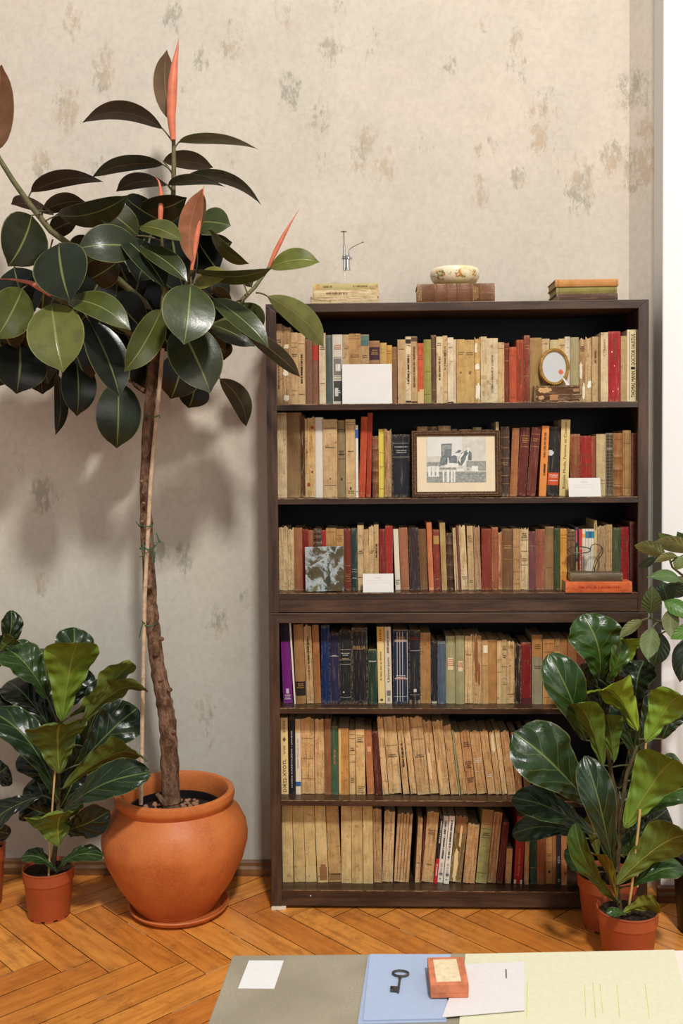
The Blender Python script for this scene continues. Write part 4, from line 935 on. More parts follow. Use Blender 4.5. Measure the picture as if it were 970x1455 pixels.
# flat books at the right of the third shelf with wire spectacles
zz1 = flat_book(803.5, 897.5, 828, 843.4, -.006, SH[2]+.0003, .062, (222, 108, 56), 'paper', 'orange paperback lying flat at the right of the third shelf', [('T', .18, .82, 'redink')])
zz2 = flat_book(810, 884.5, 816.2, 828, -.001, zz1+.0003, .055, (106, 90, 66), 'leather', 'grey brown book lying on the orange paperback', [('B', [.03, .97], 'brownink')])
s = pxm(atY(836, 800, .02)); M['wire'] = simple('dark_wire', (84, 70, 54), .45, .5, .4)
Pw = lambda X, Y, yy: atY(790+X/8.083, 740+Y/8.083, yy)
o0 = Pw(440, 610, .02); e = empty('spectacles', (o0.x, .02, zz2+.0003), 'thin wire spectacles standing on edge on the grey brown book', 'spectacles')
def rel(P): return Vector((P.x-o0.x, P.y-.02, P.z-zz2-.0003+.0009))
dz = Vector((0, 0, zz2-o0.z+.0003))
cen = rel(Pw(265, 357, .02)+dz); rx_, rz_ = 127/8.083*s, 32/8.083*s
b = MB(); b.tube([cen+Vector((rx_*math.cos(2*pi*j/40), .014*math.sin(2*pi*j/40), rz_*math.sin(2*pi*j/40))) for j in range(41)], .0016, 8, cap=False); b.build('lens_rim', M['wire'], e)
b = MB(); b.tube([rel(Pw(X, Y, .02)+dz) for X, Y in ((390, 350), (397, 325), (415, 300), (445, 290), (480, 295), (515, 318))], .0013, 8); b.build('bridge', M['wire'], e)
b = MB(); pts = [rel(Pw(X, Y, .02)+dz) for X, Y in ((515, 318), (532, 345), (533, 380), (515, 425), (480, 470), (455, 520), (440, 570), (438, 606))]; b.tube(pts, .0014, 8)
b.tube([p+Vector((.0, .028*math.sin(pi*i/7), 0)) for i, p in enumerate(pts)], .0011, 8); b.build('lens_rim', M['wire'], e)
b = MB(); b.tube([rel(Pw(185, 600, .02)+dz), rel(Pw(300, 596, .02)+dz), rel(Pw(438, 604, .02)+dz)], .0009, 8); b.build('temple', M['wire'], e)
b = MB(); g = [(cen+Vector((rx_*.97*math.cos(2*pi*j/32), .0136*math.sin(2*pi*j/32), rz_*.97*math.sin(2*pi*j/32)))) for j in range(32)]; b.add(g, [tuple(range(32))]); b.build('lens', M['glass'], e, smooth=False)
# ------------------------------------------------------------------ plants
def mat_leaf(name, rough, spec, side, veins, vein_col, under, rim=0.):
    k = NT(name); oi = k.n('ShaderNodeObjectInfo').outputs['Color']
    uv = k.n('ShaderNodeTexCoord').outputs['UV']; sp = k.n('ShaderNodeSeparateXYZ'); k.l(uv, sp.inputs[0])
    u = k.math('ABSOLUTE', k.math('SUBTRACT', sp.outputs[0], .5)); v = sp.outputs[1]
    n = k.noise(k.coord(), 22, 4); n2 = k.noise(k.coord(), 90, 3)
    base = oi
    if under: base = k.mix(under[1], oi, lin(under[0]))
    d = k.mix(1, base, lin((150, 150, 140)), 'MULTIPLY')
    col = k.mix(k.ramp(n, .35, .65, 0, .4), base, d)
    mid = k.ramp(u, .008, .03, 1, 0)
    vv = mid
    if veins:
        ph = k.math('ADD', k.math('MULTIPLY', k.math('SUBTRACT', v, k.math('MULTIPLY', u, side)), veins), k.math('MULTIPLY', n, .35))
        fr = k.math('ABSOLUTE', k.math('SUBTRACT', k.math('FRACT', ph), .5))
        sv = k.math('MULTIPLY', k.ramp(fr, .012, .04, 1, 0), k.ramp(u, .25, .46, .62, 0.))
        vv = k.math('MAXIMUM', mid, sv)
    vc = k.mix(.75, base, lin(vein_col))
    col = k.mix(k.math('MULTIPLY', vv, .8), col, vc)
    if rim: col = k.mix(k.ramp(u, .47, .5, 0, rim), col, lin((168, 170, 100)))
    k.base(col, rough, spec); puck = k.math('MULTIPLY', fr, k.ramp(u, .05, .3)) if veins else n2
    k.bump(k.math('ADD', k.math('MULTIPLY', vv, -.6), k.math('ADD', k.math('MULTIPLY', puck, -1.6 if veins else .2), k.math('MULTIPLY', n, .8))), .45 if veins else .2, .006)
    k.b.inputs['Subsurface Weight'].default_value = 0
    return k.m
M['rub_t'] = mat_leaf('rubber_leaf_upper', .28, .4, .5, 0, (140, 146, 84), None, .4)
M['rub_u'] = mat_leaf('rubber_leaf_underside', .6, .2, .5, 0, (150, 120, 84), ((104, 82, 58), .3), .3)
M['fid_t'] = mat_leaf('fiddle_leaf_upper', .3, .42, .75, 4.6, (120, 142, 76), None, .3)
M['fid_u'] = mat_leaf('fiddle_leaf_underside', .5, .3, .75, 4.6, (150, 160, 80), ((120, 140, 50), .2), .2)
M['fic_t'] = mat_leaf('ficus_leaf_upper', .4, .4, .6, 7, (132, 148, 90), None, 0)
M['fic_u'] = mat_leaf('ficus_leaf_underside', .55, .3, .6, 7, (140, 146, 94), ((130, 138, 88), .3), 0)
M['gstem'] = simple('green_stem', (92, 96, 58), .5, .4)
M['pet'] = simple('olive_petiole', (98, 86, 56), .5, .4)
SHAPE = {
 'rub': [(0,.02),(.03,.2),(.08,.45),(.16,.68),(.28,.88),(.42,.99),(.52,1.),(.64,.95),(.75,.82),(.84,.62),(.91,.38),(.95,.18),(.975,.06),(1,.012)],
 'fid': [(0,.06),(.05,.2),(.12,.3),(.22,.42),(.32,.5),(.42,.6),(.52,.74),(.62,.88),(.72,.98),(.8,1.),(.87,.93),(.93,.76),(.975,.48),(1,.16)],
 'fic': [(0,.02),(.06,.3),(.15,.62),(.28,.9),(.4,1.),(.55,.96),(.68,.82),(.8,.58),(.9,.3),(.96,.12),(1,.01)]}
def prof_w(tb, t):
    for (a, wa), (b_, wb) in zip(tb, tb[1:]):
        if t <= b_: return wa+(wb-wa)*(t-a)/(b_-a)
    return tb[-1][1]
def leaf(par, kind, b0, t0, hw, yb, yt, roll=0., face='t', color=(60, 70, 45), arch=.08, fold=.12, wave=0., bow=0., attach=None, pr=.0022, curl=None):
    """a leaf from base pixel+depth to tip pixel+depth, its true size and tilt in space"""
    if kind == 'fid':
        r__, g__, b__ = color; color = (r__*.95, g__*1.0, b__*.8) if face == 'u' else (r__*.88, g__*.88, b__*.58)
    elif kind == 'rub' and face == 't': color = (color[0]*.88, color[1]*.84, color[2]*.66)
    P0 = atY(b0[0], b0[1], yb); P1 = atY(t0[0], t0[1], yt); a = P1-P0; L = a.length; a.normalize()
    mid = (P0+P1)/2; vd = (CAM-mid).normalized(); n0 = (vd-a*vd.dot(a)).normalized(); s0 = a.cross(n0)
    if (s0.z > .12) or (abs(s0.z) <= .12 and s0.x < 0): s0r = -s0
    else: s0r = s0
    r_ = math.radians(roll); n = n0*math.cos(r_)+s0r*math.sin(r_); s = a.cross(n)
    if face == 'u': n = -n; s = -s
    hwm = hw*pxm(mid)/max(.34, math.cos(r_)); nu, nv = (14, 42) if kind == 'fid' else (10, 18); tb = SHAPE[kind]; ph = R.uniform(0, 6.28); kf = R.uniform(2.2, 3.2)
    cu = curl if curl is not None else (-.13 if kind == 'fid' else -.03 if kind == 'rub' else -.05)
    if kind == 'fid': wave *= 1.5; fold = fold*1.5
    top = []; uv = []
    th = .0009 if kind != 'fid' else .0011
    bot = []
    for j in range(nv+1):
        t = j/nv; wv = prof_w(tb, t)*hwm
        c = P0 + a*(L*t) + n*(arch*L*4*t*(1-t) + cu*L*max(0, (t-.62)/.38)**2) + s*(bow*L*4*t*(1-t))
        for i in range(nu+1):
            u = -1+2*i/nu
            wo = wave*hwm*math.sin(2*pi*kf*t+ph+(1.6 if u > 0 else 0))*u*u + wave*.5*hwm*math.sin(2*pi*kf*2.1*t+ph*2+u*2)*abs(u)
            if kind == 'fid': wo += .075*hwm*abs(math.sin(pi*4.6*(t-.75*abs(u)*wv/hwm/2)))*min(1, 2.5*abs(u))*(1-.5*abs(u))
            p = c + s*(u*wv*(1-.06*abs(fold))) + n*(fold*wv*abs(u)**1.3 + wo*min(1, 4*t))
            top.append(p); bot.append(p-n*th*(1-.6*abs(u))); uv.append((i/nu, t))
    q = nu+1; fs = [(j*q+i, j*q+i+1, (j+1)*q+i+1, (j+1)*q+i) for j in range(nv) for i in range(nu)]
    o = par.location
    mb = MB(); mb.add([p-o for p in top], fs, 0, uv); mb.add([p-o for p in bot], [f[::-1] for f in fs], 1, uv)
    N = len(top)
    for j in range(nv):
        mb.add([], [], 0)
        for e0, fl_ in ((j*q, 0), (j*q+nu, 1)):
            f = (e0, e0+q, e0+q+N, e0+N); mb.f.append(f if not fl_ else f[::-1]); mb.mi.append(0)
    pre = {'rub': 'rub', 'fid': 'fid', 'fic': 'fic'}[kind]
    ob = mb.build('leaf', [M[pre+'_t'], M[pre+'_u']], par, color=color)
    if attach is not None:
        A = attach if isinstance(attach, Vector) else atY(attach[0], attach[1], attach[2] if len(attach) > 2 else yb)
        cc = (A+P0)/2 + Vector((0, 0, .25*abs(A.x-P0.x)))*.5
        pb = MB(); pts = [A*(1-t)**2+cc*2*t*(1-t)+P0*t*t for t in (0, .25, .5, .75, 1)] + [P0+a*(L*.06)+n*(arch*L*.2)]
        pb.tube([p-o for p in pts], [pr*1.15, pr, pr, pr, pr, pr*.5], 8); pb.build('petiole', M['pet'] if kind == 'rub' else M['gstem'], ob)
    return ob
def bark():
    k = NT('rubber_tree_bark'); c = k.coord('Object', (1, 1, .55)); n = k.noise(c, 45, 6, .7); n2 = k.noise(k.coord('Object', (1, 1, .25)), 110, 5, .7)
    col = k.mix(k.ramp(n, .35, .68), lin((98, 70, 52)), lin((168, 130, 102))); col = k.mix(k.ramp(n2, .5, .7, 0, .7), col, lin((66, 46, 36)))
    k.base(col, .85, .2); k.bump(k.math('ADD', n, n2), 1., .012); return k.m
M['bark'] = bark()
M['bamboo'] = simple('weathered_cane', (198, 170, 140), .6, .3, var=.2, nscale=60)
M['tie'] = simple('green_wire', (40, 96, 66), .4, .4)
k = NT('terracotta'); c = k.coord(); n = k.noise(c, 9, 5); n2 = k.noise(c, 150, 3)
k.base(k.mix(k.ramp(n2, .4, .7, 0, .4), k.mix(k.ramp(n, .35, .65), lin((204, 116, 58)), lin((186, 98, 46))), lin((212, 132, 74))), .5, .4); k.bump(n2, .1, .002); M['terra'] = k.m
M['plasticpot'] = simple('terracotta_plastic', (172, 84, 46), .45, .45, nscale=10)
M['black'] = simple('black_plastic', (18, 18, 20), .5, .4)
M['soil'] = simple('dark_soil', (52, 40, 32), .95, .1, var=.6, nscale=140, bump=.8)
M['pebble'] = simple('clay_pebble', (160, 118, 94), .85, .2, var=.3, nscale=60)

# --- the big rubber tree in its terracotta pot
PX, PY = atY(249, 1200, .012).x, .012
e = empty('potted_rubber_tree', (PX, PY, 0.018), 'tall rubber tree with glossy dark leaves in a large round terracotta pot', 'potted plant'); tree = e
b = MB(); b.lathe([(.112, 0), (.116, .001), (.128, .02), (.168, .08), (.198, .14), (.2115, .19), (.2125, .21), (.208, .24), (.191, .274), (.168, .296), (.163, .303), (.166, .31), (.1735, .317), (.1755, .328), (.173, .339), (.165, .344), (.157, .341), (.152, .332), (.15, .31), (.152, .27), (.16, .2), (.16, .19), (.0005, .19)], 72)
b.build('pot', M['terra'], e)
b = MB(); b.lathe([(.128, .2), (.132, .292), (.134, .293), (.136, .292), (.136, .29), (.13, .2)], 48); b.build('inner_pot', M['black'], e)
b = MB(); prof = [(.1295*i/7+.0004, .268+R.uniform(-.002, .003)) for i in range(8)][::-1]; b.lathe([(.129, .2)]+prof, 40)
b.build('soil', M['soil'], e)
for i in range(95):
    a = R.uniform(0, 2*pi); r_ = math.sqrt(R.random())*.118; b2 = MB() if i == 0 else b2
    s_ = R.uniform(.004, .0085); b2.ball((r_*math.cos(a), r_*math.sin(a), .269+s_*.3), s_, 7, 5, 0, (R.uniform(.8, 1.4), R.uniform(.8, 1.3), R.uniform(.6, .9)))
tag(b2.build('clay_pebbles', M['pebble'], e), kind='stuff')
b = MB(); b.lathe([(.0005, 0), (.122, 0), (.13, .003), (.143, .014), (.1455, .019), (.143, .0215), (.138, .019), (.127, .0085), (.12, .0065), (.0005, .006)], 64)
o = b.build('plant_saucer', M['terra']); o.location = (PX+.012, PY-.012, .0006); tag(o, 'round terracotta saucer under the large terracotta pot', 'saucer')
e.location.z = .0078; 
def TP(px, py, y): return atY(px, py, y) - tree.location
trunk = [(244,1150,.0,13.5),(243,1137,.0,13.5),(241,1080,.0,12.5),(238,1026,.002,11.6),(231,985,.005,11.4),(223,943,.01,10.5),(217,890,.015,10),(213.5,857,.02,9.3),(210,787,.02,8.6),(206.5,717,.02,8.2),(207.5,663,.02,8),(210,610,.02,7.6),(214,560,.015,7.2),(219,515,.01,7),(226,478,0,6.4),(232,440,-.02,5.5),(237,395,-.03,4.4),(242,340,-.03,3.8),(246,280,-.03,3.4),(247,235,-.03,3.2),(246.5,198,-.03,2.8)]
pts = []; rd = []
for i, (x, y, d, r_) in enumerate(trunk):
    P = TP(x, y, d); pts.append(P); rd.append(r_*pxm(P+tree.location))
P2 = []; R2 = []
for i in range(len(pts)-1):
    nsub = 6 if i < 14 else 3
    for j in range(nsub):
        t = j/nsub; P2.append(pts[i].lerp(pts[i+1], t)); R2.append((rd[i]*(1-t)+rd[i+1]*t)*(1+R.uniform(-.09, .09)))
P2.append(pts[-1]); R2.append(rd[-1])
cut = 14*6
b = MB(); b.tube(P2[:cut+1], R2[:cut+1], 18, jit=.05)
for x, y, sx_ in ((231,908,1),(226,966,-1),(243,980,1),(246,1072,1),(215,834,1),(199,684,-1),(206,715,1),(204,741,1),(207,625,-1),(202,700,-1),(248,1040,1),(219,930,-1),(213,800,1),(228,1000,-1)):
    P = TP(x-2*sx_, y, -.012); b.ball(P, .0085 if y > 800 else .0065, 8, 6, 0, (1, 1.1, .8))
b.tube([TP(238, 1146, -.01), TP(229, 1136, -.02), TP(223, 1128, -.025)], [.012, .01, .006], 10, jit=.06)
b.build('trunk', M['bark'], e)
M['ystem'] = simple('green_brown_branch', (104, 98, 62), .6, .3, var=.25, nscale=50)
b = MB(); b.tube(P2[cut:], R2[cut:], 12); b.build('branch', M['ystem'], e)
def branch(pts, r0, r1, mat='ystem'):
    b = MB(); n = len(pts); P = [TP(*p) for p in pts]; b.tube(P, [r0+(r1-r0)*i/(n-1) for i in range(n)], 10); b.build('branch', M[mat], e)
branch([(228,470,0),(205,430,-.02),(165,395,-.05),(125,367,-.08),(105,352,-.1),(72,328,-.12),(42,290,-.14),(18,256,-.15),(-2,224,-.16),(-12,195,-.16)], .011, .0062)
branch([(222,500,.0),(180,470,-.05),(120,440,-.1),(88,428,-.14),(72,419,-.16)], .008, .005)
branch([(230,462,0),(285,470,-.05),(325,452,-.09),(345,425,-.09),(362,408,-.06),(382,380,-.03)], .0085, .0048)
branch([(232,450,-.02),(250,430,-.1),(264,408,-.16),(271,385,-.18)], .007, .005)
branch([(234,420,-.03),(232,370,-.08),(229,330,-.1)], .006, .004)
branch([(205,555,.01),(192,546,.02),(184,541,.03),(170,535,.05)], .006, .004, 'bark'); branch([(222,540,.01),(240,530,.03),(258,522,.06)], .006, .004, 'bark')
b = MB(); st = [TP(200, 1143, -.055), TP(202.5, 1000, -.035), TP(205.5, 849, -.02), TP(214, 684, -.006), TP(226, 556, -.008), TP(231, 495, -.012)]
b.tube(st, [.0062]*5+[.006], 12)
for t in (.1, .25, .42, .6, .78, .9):
    i = int(t*5); P = st[i].lerp(st[i+1], t*5-i); b.ball(P, .0072, 10, 5, 0, (1, 1, .6))
b.build('cane_stake', M['bamboo'], e)
def tie(px, py, rx, ends):
    b = MB(); C = TP(px, py, .006); b.tube([C+Vector((rx*math.cos(2*pi*j/24), .031*math.sin(2*pi*j/24)-.006, .004*math.sin(4*pi*j/24)+.003*math.cos(2*pi*j/24))) for j in range(25)], .0016, 6, cap=False)
    for (x0, y0, x1, y1, x2, y2) in ends: b.tube([TP(x0, y0, -.03), TP(x1, y1, -.034), TP(x2, y2, -.032)], .0016, 6)
    b.build('wire_tie', M['tie'], e)
tie(217, 592, .019, [(222,592,226,590,227,594)])
tie(208, 746, .02, [(200,747,195,744,193,741),(222,758,225,766,228,771)])
tie(210, 778, .021, [(202,772,208,780,214,786),(214,762,218,772,222,770),(218,800,218,780,226,768),(200,778,206,790,198,791),(212,790,220,784,219,800)])
tie(213, 886, .019, [(206,886,203,884,201,882),(203,886,200,895,198,906)])
DARKS = 0
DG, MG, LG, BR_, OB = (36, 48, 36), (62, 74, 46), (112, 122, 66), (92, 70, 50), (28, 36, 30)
Lf = lambda *a, **k_: leaf(tree, 'rub', *a, **k_)
# top and outline leaves (seen from below: undersides)
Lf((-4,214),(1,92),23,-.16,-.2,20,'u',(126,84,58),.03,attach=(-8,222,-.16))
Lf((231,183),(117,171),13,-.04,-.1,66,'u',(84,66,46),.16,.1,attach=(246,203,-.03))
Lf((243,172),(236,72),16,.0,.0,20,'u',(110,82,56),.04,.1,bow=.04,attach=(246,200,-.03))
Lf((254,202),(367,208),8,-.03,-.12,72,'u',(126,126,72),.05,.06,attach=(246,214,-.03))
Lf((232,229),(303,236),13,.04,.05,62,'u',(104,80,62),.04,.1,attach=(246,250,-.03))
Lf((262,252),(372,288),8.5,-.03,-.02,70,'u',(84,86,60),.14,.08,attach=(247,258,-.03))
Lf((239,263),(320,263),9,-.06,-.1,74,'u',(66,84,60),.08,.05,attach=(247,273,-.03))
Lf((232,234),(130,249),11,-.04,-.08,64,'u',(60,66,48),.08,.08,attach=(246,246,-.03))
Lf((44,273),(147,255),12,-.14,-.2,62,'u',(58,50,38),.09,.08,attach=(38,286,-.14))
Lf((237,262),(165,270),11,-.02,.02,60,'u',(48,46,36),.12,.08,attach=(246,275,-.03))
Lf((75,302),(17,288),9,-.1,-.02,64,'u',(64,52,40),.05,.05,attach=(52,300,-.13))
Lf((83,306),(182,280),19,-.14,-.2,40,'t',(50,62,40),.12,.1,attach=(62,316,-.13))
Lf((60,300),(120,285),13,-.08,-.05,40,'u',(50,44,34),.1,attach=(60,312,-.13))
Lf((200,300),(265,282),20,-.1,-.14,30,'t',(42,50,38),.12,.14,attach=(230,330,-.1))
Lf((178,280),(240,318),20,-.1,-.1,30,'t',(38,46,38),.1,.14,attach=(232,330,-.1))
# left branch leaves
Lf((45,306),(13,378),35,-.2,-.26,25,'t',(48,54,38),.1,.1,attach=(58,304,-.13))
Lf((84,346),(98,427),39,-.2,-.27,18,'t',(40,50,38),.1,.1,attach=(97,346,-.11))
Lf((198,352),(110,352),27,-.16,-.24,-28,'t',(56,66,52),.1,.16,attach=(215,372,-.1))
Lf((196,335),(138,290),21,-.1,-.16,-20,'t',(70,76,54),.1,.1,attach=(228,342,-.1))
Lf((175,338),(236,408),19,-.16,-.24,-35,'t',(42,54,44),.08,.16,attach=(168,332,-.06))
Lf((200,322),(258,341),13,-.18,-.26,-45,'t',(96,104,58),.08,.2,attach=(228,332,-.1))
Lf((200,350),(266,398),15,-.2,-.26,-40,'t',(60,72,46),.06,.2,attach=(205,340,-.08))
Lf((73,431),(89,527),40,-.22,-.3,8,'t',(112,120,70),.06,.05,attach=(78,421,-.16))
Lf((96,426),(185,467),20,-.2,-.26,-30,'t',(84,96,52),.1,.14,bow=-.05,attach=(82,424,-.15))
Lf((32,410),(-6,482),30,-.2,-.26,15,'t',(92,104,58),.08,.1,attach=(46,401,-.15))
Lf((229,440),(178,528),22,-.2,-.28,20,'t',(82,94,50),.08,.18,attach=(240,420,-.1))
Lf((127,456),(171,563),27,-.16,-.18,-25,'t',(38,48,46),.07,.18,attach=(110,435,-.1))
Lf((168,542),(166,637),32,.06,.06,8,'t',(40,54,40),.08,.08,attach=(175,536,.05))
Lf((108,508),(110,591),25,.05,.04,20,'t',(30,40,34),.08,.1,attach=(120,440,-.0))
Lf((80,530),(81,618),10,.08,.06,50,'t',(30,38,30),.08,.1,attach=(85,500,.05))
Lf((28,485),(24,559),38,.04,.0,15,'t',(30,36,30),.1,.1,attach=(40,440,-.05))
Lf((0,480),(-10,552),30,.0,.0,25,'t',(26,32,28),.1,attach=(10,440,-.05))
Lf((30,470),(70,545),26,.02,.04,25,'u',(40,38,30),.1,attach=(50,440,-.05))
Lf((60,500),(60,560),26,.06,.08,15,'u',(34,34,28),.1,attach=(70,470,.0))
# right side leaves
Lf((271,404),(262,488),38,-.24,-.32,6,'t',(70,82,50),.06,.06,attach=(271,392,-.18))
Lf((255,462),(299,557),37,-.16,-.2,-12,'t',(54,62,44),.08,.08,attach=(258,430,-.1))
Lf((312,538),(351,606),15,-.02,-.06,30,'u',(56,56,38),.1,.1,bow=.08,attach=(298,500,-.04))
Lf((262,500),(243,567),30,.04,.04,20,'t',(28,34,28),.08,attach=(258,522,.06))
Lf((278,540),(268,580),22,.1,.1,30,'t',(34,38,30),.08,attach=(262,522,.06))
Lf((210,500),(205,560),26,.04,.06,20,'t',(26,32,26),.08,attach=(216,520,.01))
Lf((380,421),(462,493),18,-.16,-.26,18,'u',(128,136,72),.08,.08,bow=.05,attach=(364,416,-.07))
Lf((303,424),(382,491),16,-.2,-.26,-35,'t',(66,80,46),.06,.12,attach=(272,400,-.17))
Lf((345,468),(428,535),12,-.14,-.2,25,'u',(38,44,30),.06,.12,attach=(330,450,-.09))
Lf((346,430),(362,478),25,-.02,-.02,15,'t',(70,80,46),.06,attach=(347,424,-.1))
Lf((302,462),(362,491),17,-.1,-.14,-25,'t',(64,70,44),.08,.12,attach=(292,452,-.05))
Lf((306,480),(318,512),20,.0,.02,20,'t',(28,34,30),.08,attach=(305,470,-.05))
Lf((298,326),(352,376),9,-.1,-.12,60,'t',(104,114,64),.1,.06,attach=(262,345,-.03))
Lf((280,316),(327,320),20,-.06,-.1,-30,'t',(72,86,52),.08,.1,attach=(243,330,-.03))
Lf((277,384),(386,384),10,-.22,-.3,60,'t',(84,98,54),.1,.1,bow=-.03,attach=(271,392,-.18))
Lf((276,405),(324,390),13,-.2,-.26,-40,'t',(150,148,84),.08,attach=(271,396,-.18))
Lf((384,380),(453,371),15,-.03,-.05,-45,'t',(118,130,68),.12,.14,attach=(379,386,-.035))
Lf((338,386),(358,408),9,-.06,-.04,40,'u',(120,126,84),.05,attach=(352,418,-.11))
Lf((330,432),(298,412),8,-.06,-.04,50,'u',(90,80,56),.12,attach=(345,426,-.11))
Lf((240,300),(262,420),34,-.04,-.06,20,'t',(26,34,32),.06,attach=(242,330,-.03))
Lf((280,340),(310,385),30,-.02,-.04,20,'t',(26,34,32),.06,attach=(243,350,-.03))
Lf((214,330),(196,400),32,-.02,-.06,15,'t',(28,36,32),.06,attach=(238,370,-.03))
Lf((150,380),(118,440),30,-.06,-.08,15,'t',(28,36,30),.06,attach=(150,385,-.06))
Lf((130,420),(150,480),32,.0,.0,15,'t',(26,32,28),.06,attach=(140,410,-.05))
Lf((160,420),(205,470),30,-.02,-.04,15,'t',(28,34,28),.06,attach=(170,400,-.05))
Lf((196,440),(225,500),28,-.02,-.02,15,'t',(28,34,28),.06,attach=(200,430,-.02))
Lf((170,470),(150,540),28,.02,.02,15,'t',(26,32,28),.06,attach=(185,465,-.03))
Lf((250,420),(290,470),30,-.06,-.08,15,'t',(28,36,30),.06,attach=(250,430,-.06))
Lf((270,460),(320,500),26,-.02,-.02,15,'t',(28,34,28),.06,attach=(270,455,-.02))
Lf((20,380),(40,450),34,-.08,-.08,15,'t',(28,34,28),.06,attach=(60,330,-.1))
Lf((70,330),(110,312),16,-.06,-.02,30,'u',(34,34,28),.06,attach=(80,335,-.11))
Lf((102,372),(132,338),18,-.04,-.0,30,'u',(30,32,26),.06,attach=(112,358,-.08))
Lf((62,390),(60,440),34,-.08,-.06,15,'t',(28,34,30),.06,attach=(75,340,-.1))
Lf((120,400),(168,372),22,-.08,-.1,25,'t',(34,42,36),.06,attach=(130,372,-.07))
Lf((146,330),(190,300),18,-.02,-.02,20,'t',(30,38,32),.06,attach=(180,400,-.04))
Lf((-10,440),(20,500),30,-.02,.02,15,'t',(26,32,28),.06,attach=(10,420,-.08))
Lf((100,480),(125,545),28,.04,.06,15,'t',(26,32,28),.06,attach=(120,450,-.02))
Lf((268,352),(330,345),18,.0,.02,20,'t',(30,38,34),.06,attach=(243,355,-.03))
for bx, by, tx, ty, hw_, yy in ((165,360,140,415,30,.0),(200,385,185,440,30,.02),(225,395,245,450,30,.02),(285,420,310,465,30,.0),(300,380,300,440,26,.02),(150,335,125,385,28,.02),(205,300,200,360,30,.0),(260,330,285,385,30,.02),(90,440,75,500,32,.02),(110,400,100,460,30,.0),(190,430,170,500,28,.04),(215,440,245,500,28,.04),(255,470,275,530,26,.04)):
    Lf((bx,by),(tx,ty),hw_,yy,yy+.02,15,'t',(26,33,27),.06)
# sheaths: rolled young leaves
M['sheath'] = simple('coral_leaf_sheath', (214, 118, 86), .45, .4, var=.12, nscale=40)
def sheath(pts, y, w, flat=.55):
    b = MB(); n = len(pts); o_ = len(b.v); P = [TP(px, py, y+d) for px, py, d in pts]
    prof = [.55, .8, 1., .95, .7, .4, .18, .05]
    Q = []; rr = []
    for i in range(15):
        t = i/14*(n-1); k_ = min(int(t), n-2); Q.append(P[k_].lerp(P[k_+1], t-k_))
        x = i/14*7; a = min(int(x), 6); rr.append((prof[a]*(1-(x-a))+prof[a+1]*(x-a))*w*.00148)
    b.tube(Q, rr, 12); b.build('leaf_sheath', M['sheath'], tree)
sheath([(246,199,0),(243,165,0),(245,120,0),(248,90,0),(252,68,0),(254,54,0)], -.045, 9.5)
sheath([(227,328,0),(228,305,0),(229,275,0),(226,258,0),(220,251,0)], -.14, 5)
sheath([(272,384,0),(277,350,0),(283,310,0),(288,275,0),(290,262,0)], -.2, 5.5)
Lf((272,372),(287,268),16,-.21,-.23,12,'u',(176,108,76),.05,.2,bow=.08)
Lf((278,330),(288,274),12,-.16,-.18,30,'u',(104,70,50),.05,.2)
sheath([(380,384,0),(390,360,0),(402,336,0),(414,315,0),(425,297,0)], -.03, 4.6)
sheath([(72,420,0),(58,410,0),(44,402,0),(20,397,0),(-10,396,0)], -.17, 5)

# --- small pots
def small_pot(par, r, h, mat='plasticpot', soil=True, feet=True):
    b = MB(); rb = r*.8
    b.lathe([(.0005, .006), (rb*.98, .006), (rb, .008), (r*.93, h*.74), (r*.935, h*.745), (r*.97, h*.75), (r*.985, h*.965), (r, h*.97), (r*1.01, h*.985), (r, h), (r*.965, h), (r*.95, h*.97), (r*.93, h*.9), (r*.9, h*.8), (.0005, h*.8)], 48)
    if feet:
        for j in range(10):
            a = 2*pi*j/10; da = .2
            for rr_ in (rb,): b.add([(q*math.cos(a+s_), q*math.sin(a+s_), z_) for z_ in (0, .0075) for q, s_ in ((rb*.9, -da), (rb*.99, -da), (rb*.99, da), (rb*.9, da))], [(0, 3, 2, 1), (4, 5, 6, 7), (0, 1, 5, 4), (1, 2, 6, 5), (2, 3, 7, 6), (3, 0, 4, 7)])
    b.build('pot', M[mat], par)
    s_ = MB(); s_.lathe([(r*.93, h*.8)]+[(max(.0005, r*.93*(1-i/6)), h*.9+R.uniform(-.002, .003)) for i in range(7)], 32)
    for i in range(40):
        a = R.uniform(0, 6.28); q = math.sqrt(R.random())*r*.85; s_.ball((q*math.cos(a), q*math.sin(a), h*.905), R.uniform(.002, .005), 6, 4, 0, (1.2, 1, .7))
    s_.build('soil', M['soil'], par)
def plant(name, px, py, rpx, hpx, label, mat='plasticpot', cat='potted plant', group=None):
    P = atZ(px, py, 0); s = pxm(P); e = empty(name, (P.x, P.y, .0004), label, cat, group); small_pot(e, rpx*s, hpx*s, mat); return e
def stemmed(par, pts, r0, r1, mat, name='stem'):
    b = MB(); n = len(pts); b.tube([atY(*p)-par.location for p in pts], [r0+(r1-r0)*i/(n-1) for i in range(n)], 10); b.build(name, M[mat], par)
M['stick'] = simple('pale_split_cane', (206, 170, 112), .6, .3)
M['bstem'] = simple('brown_green_stem', (88, 76, 50), .7, .3, var=.3, nscale=80)
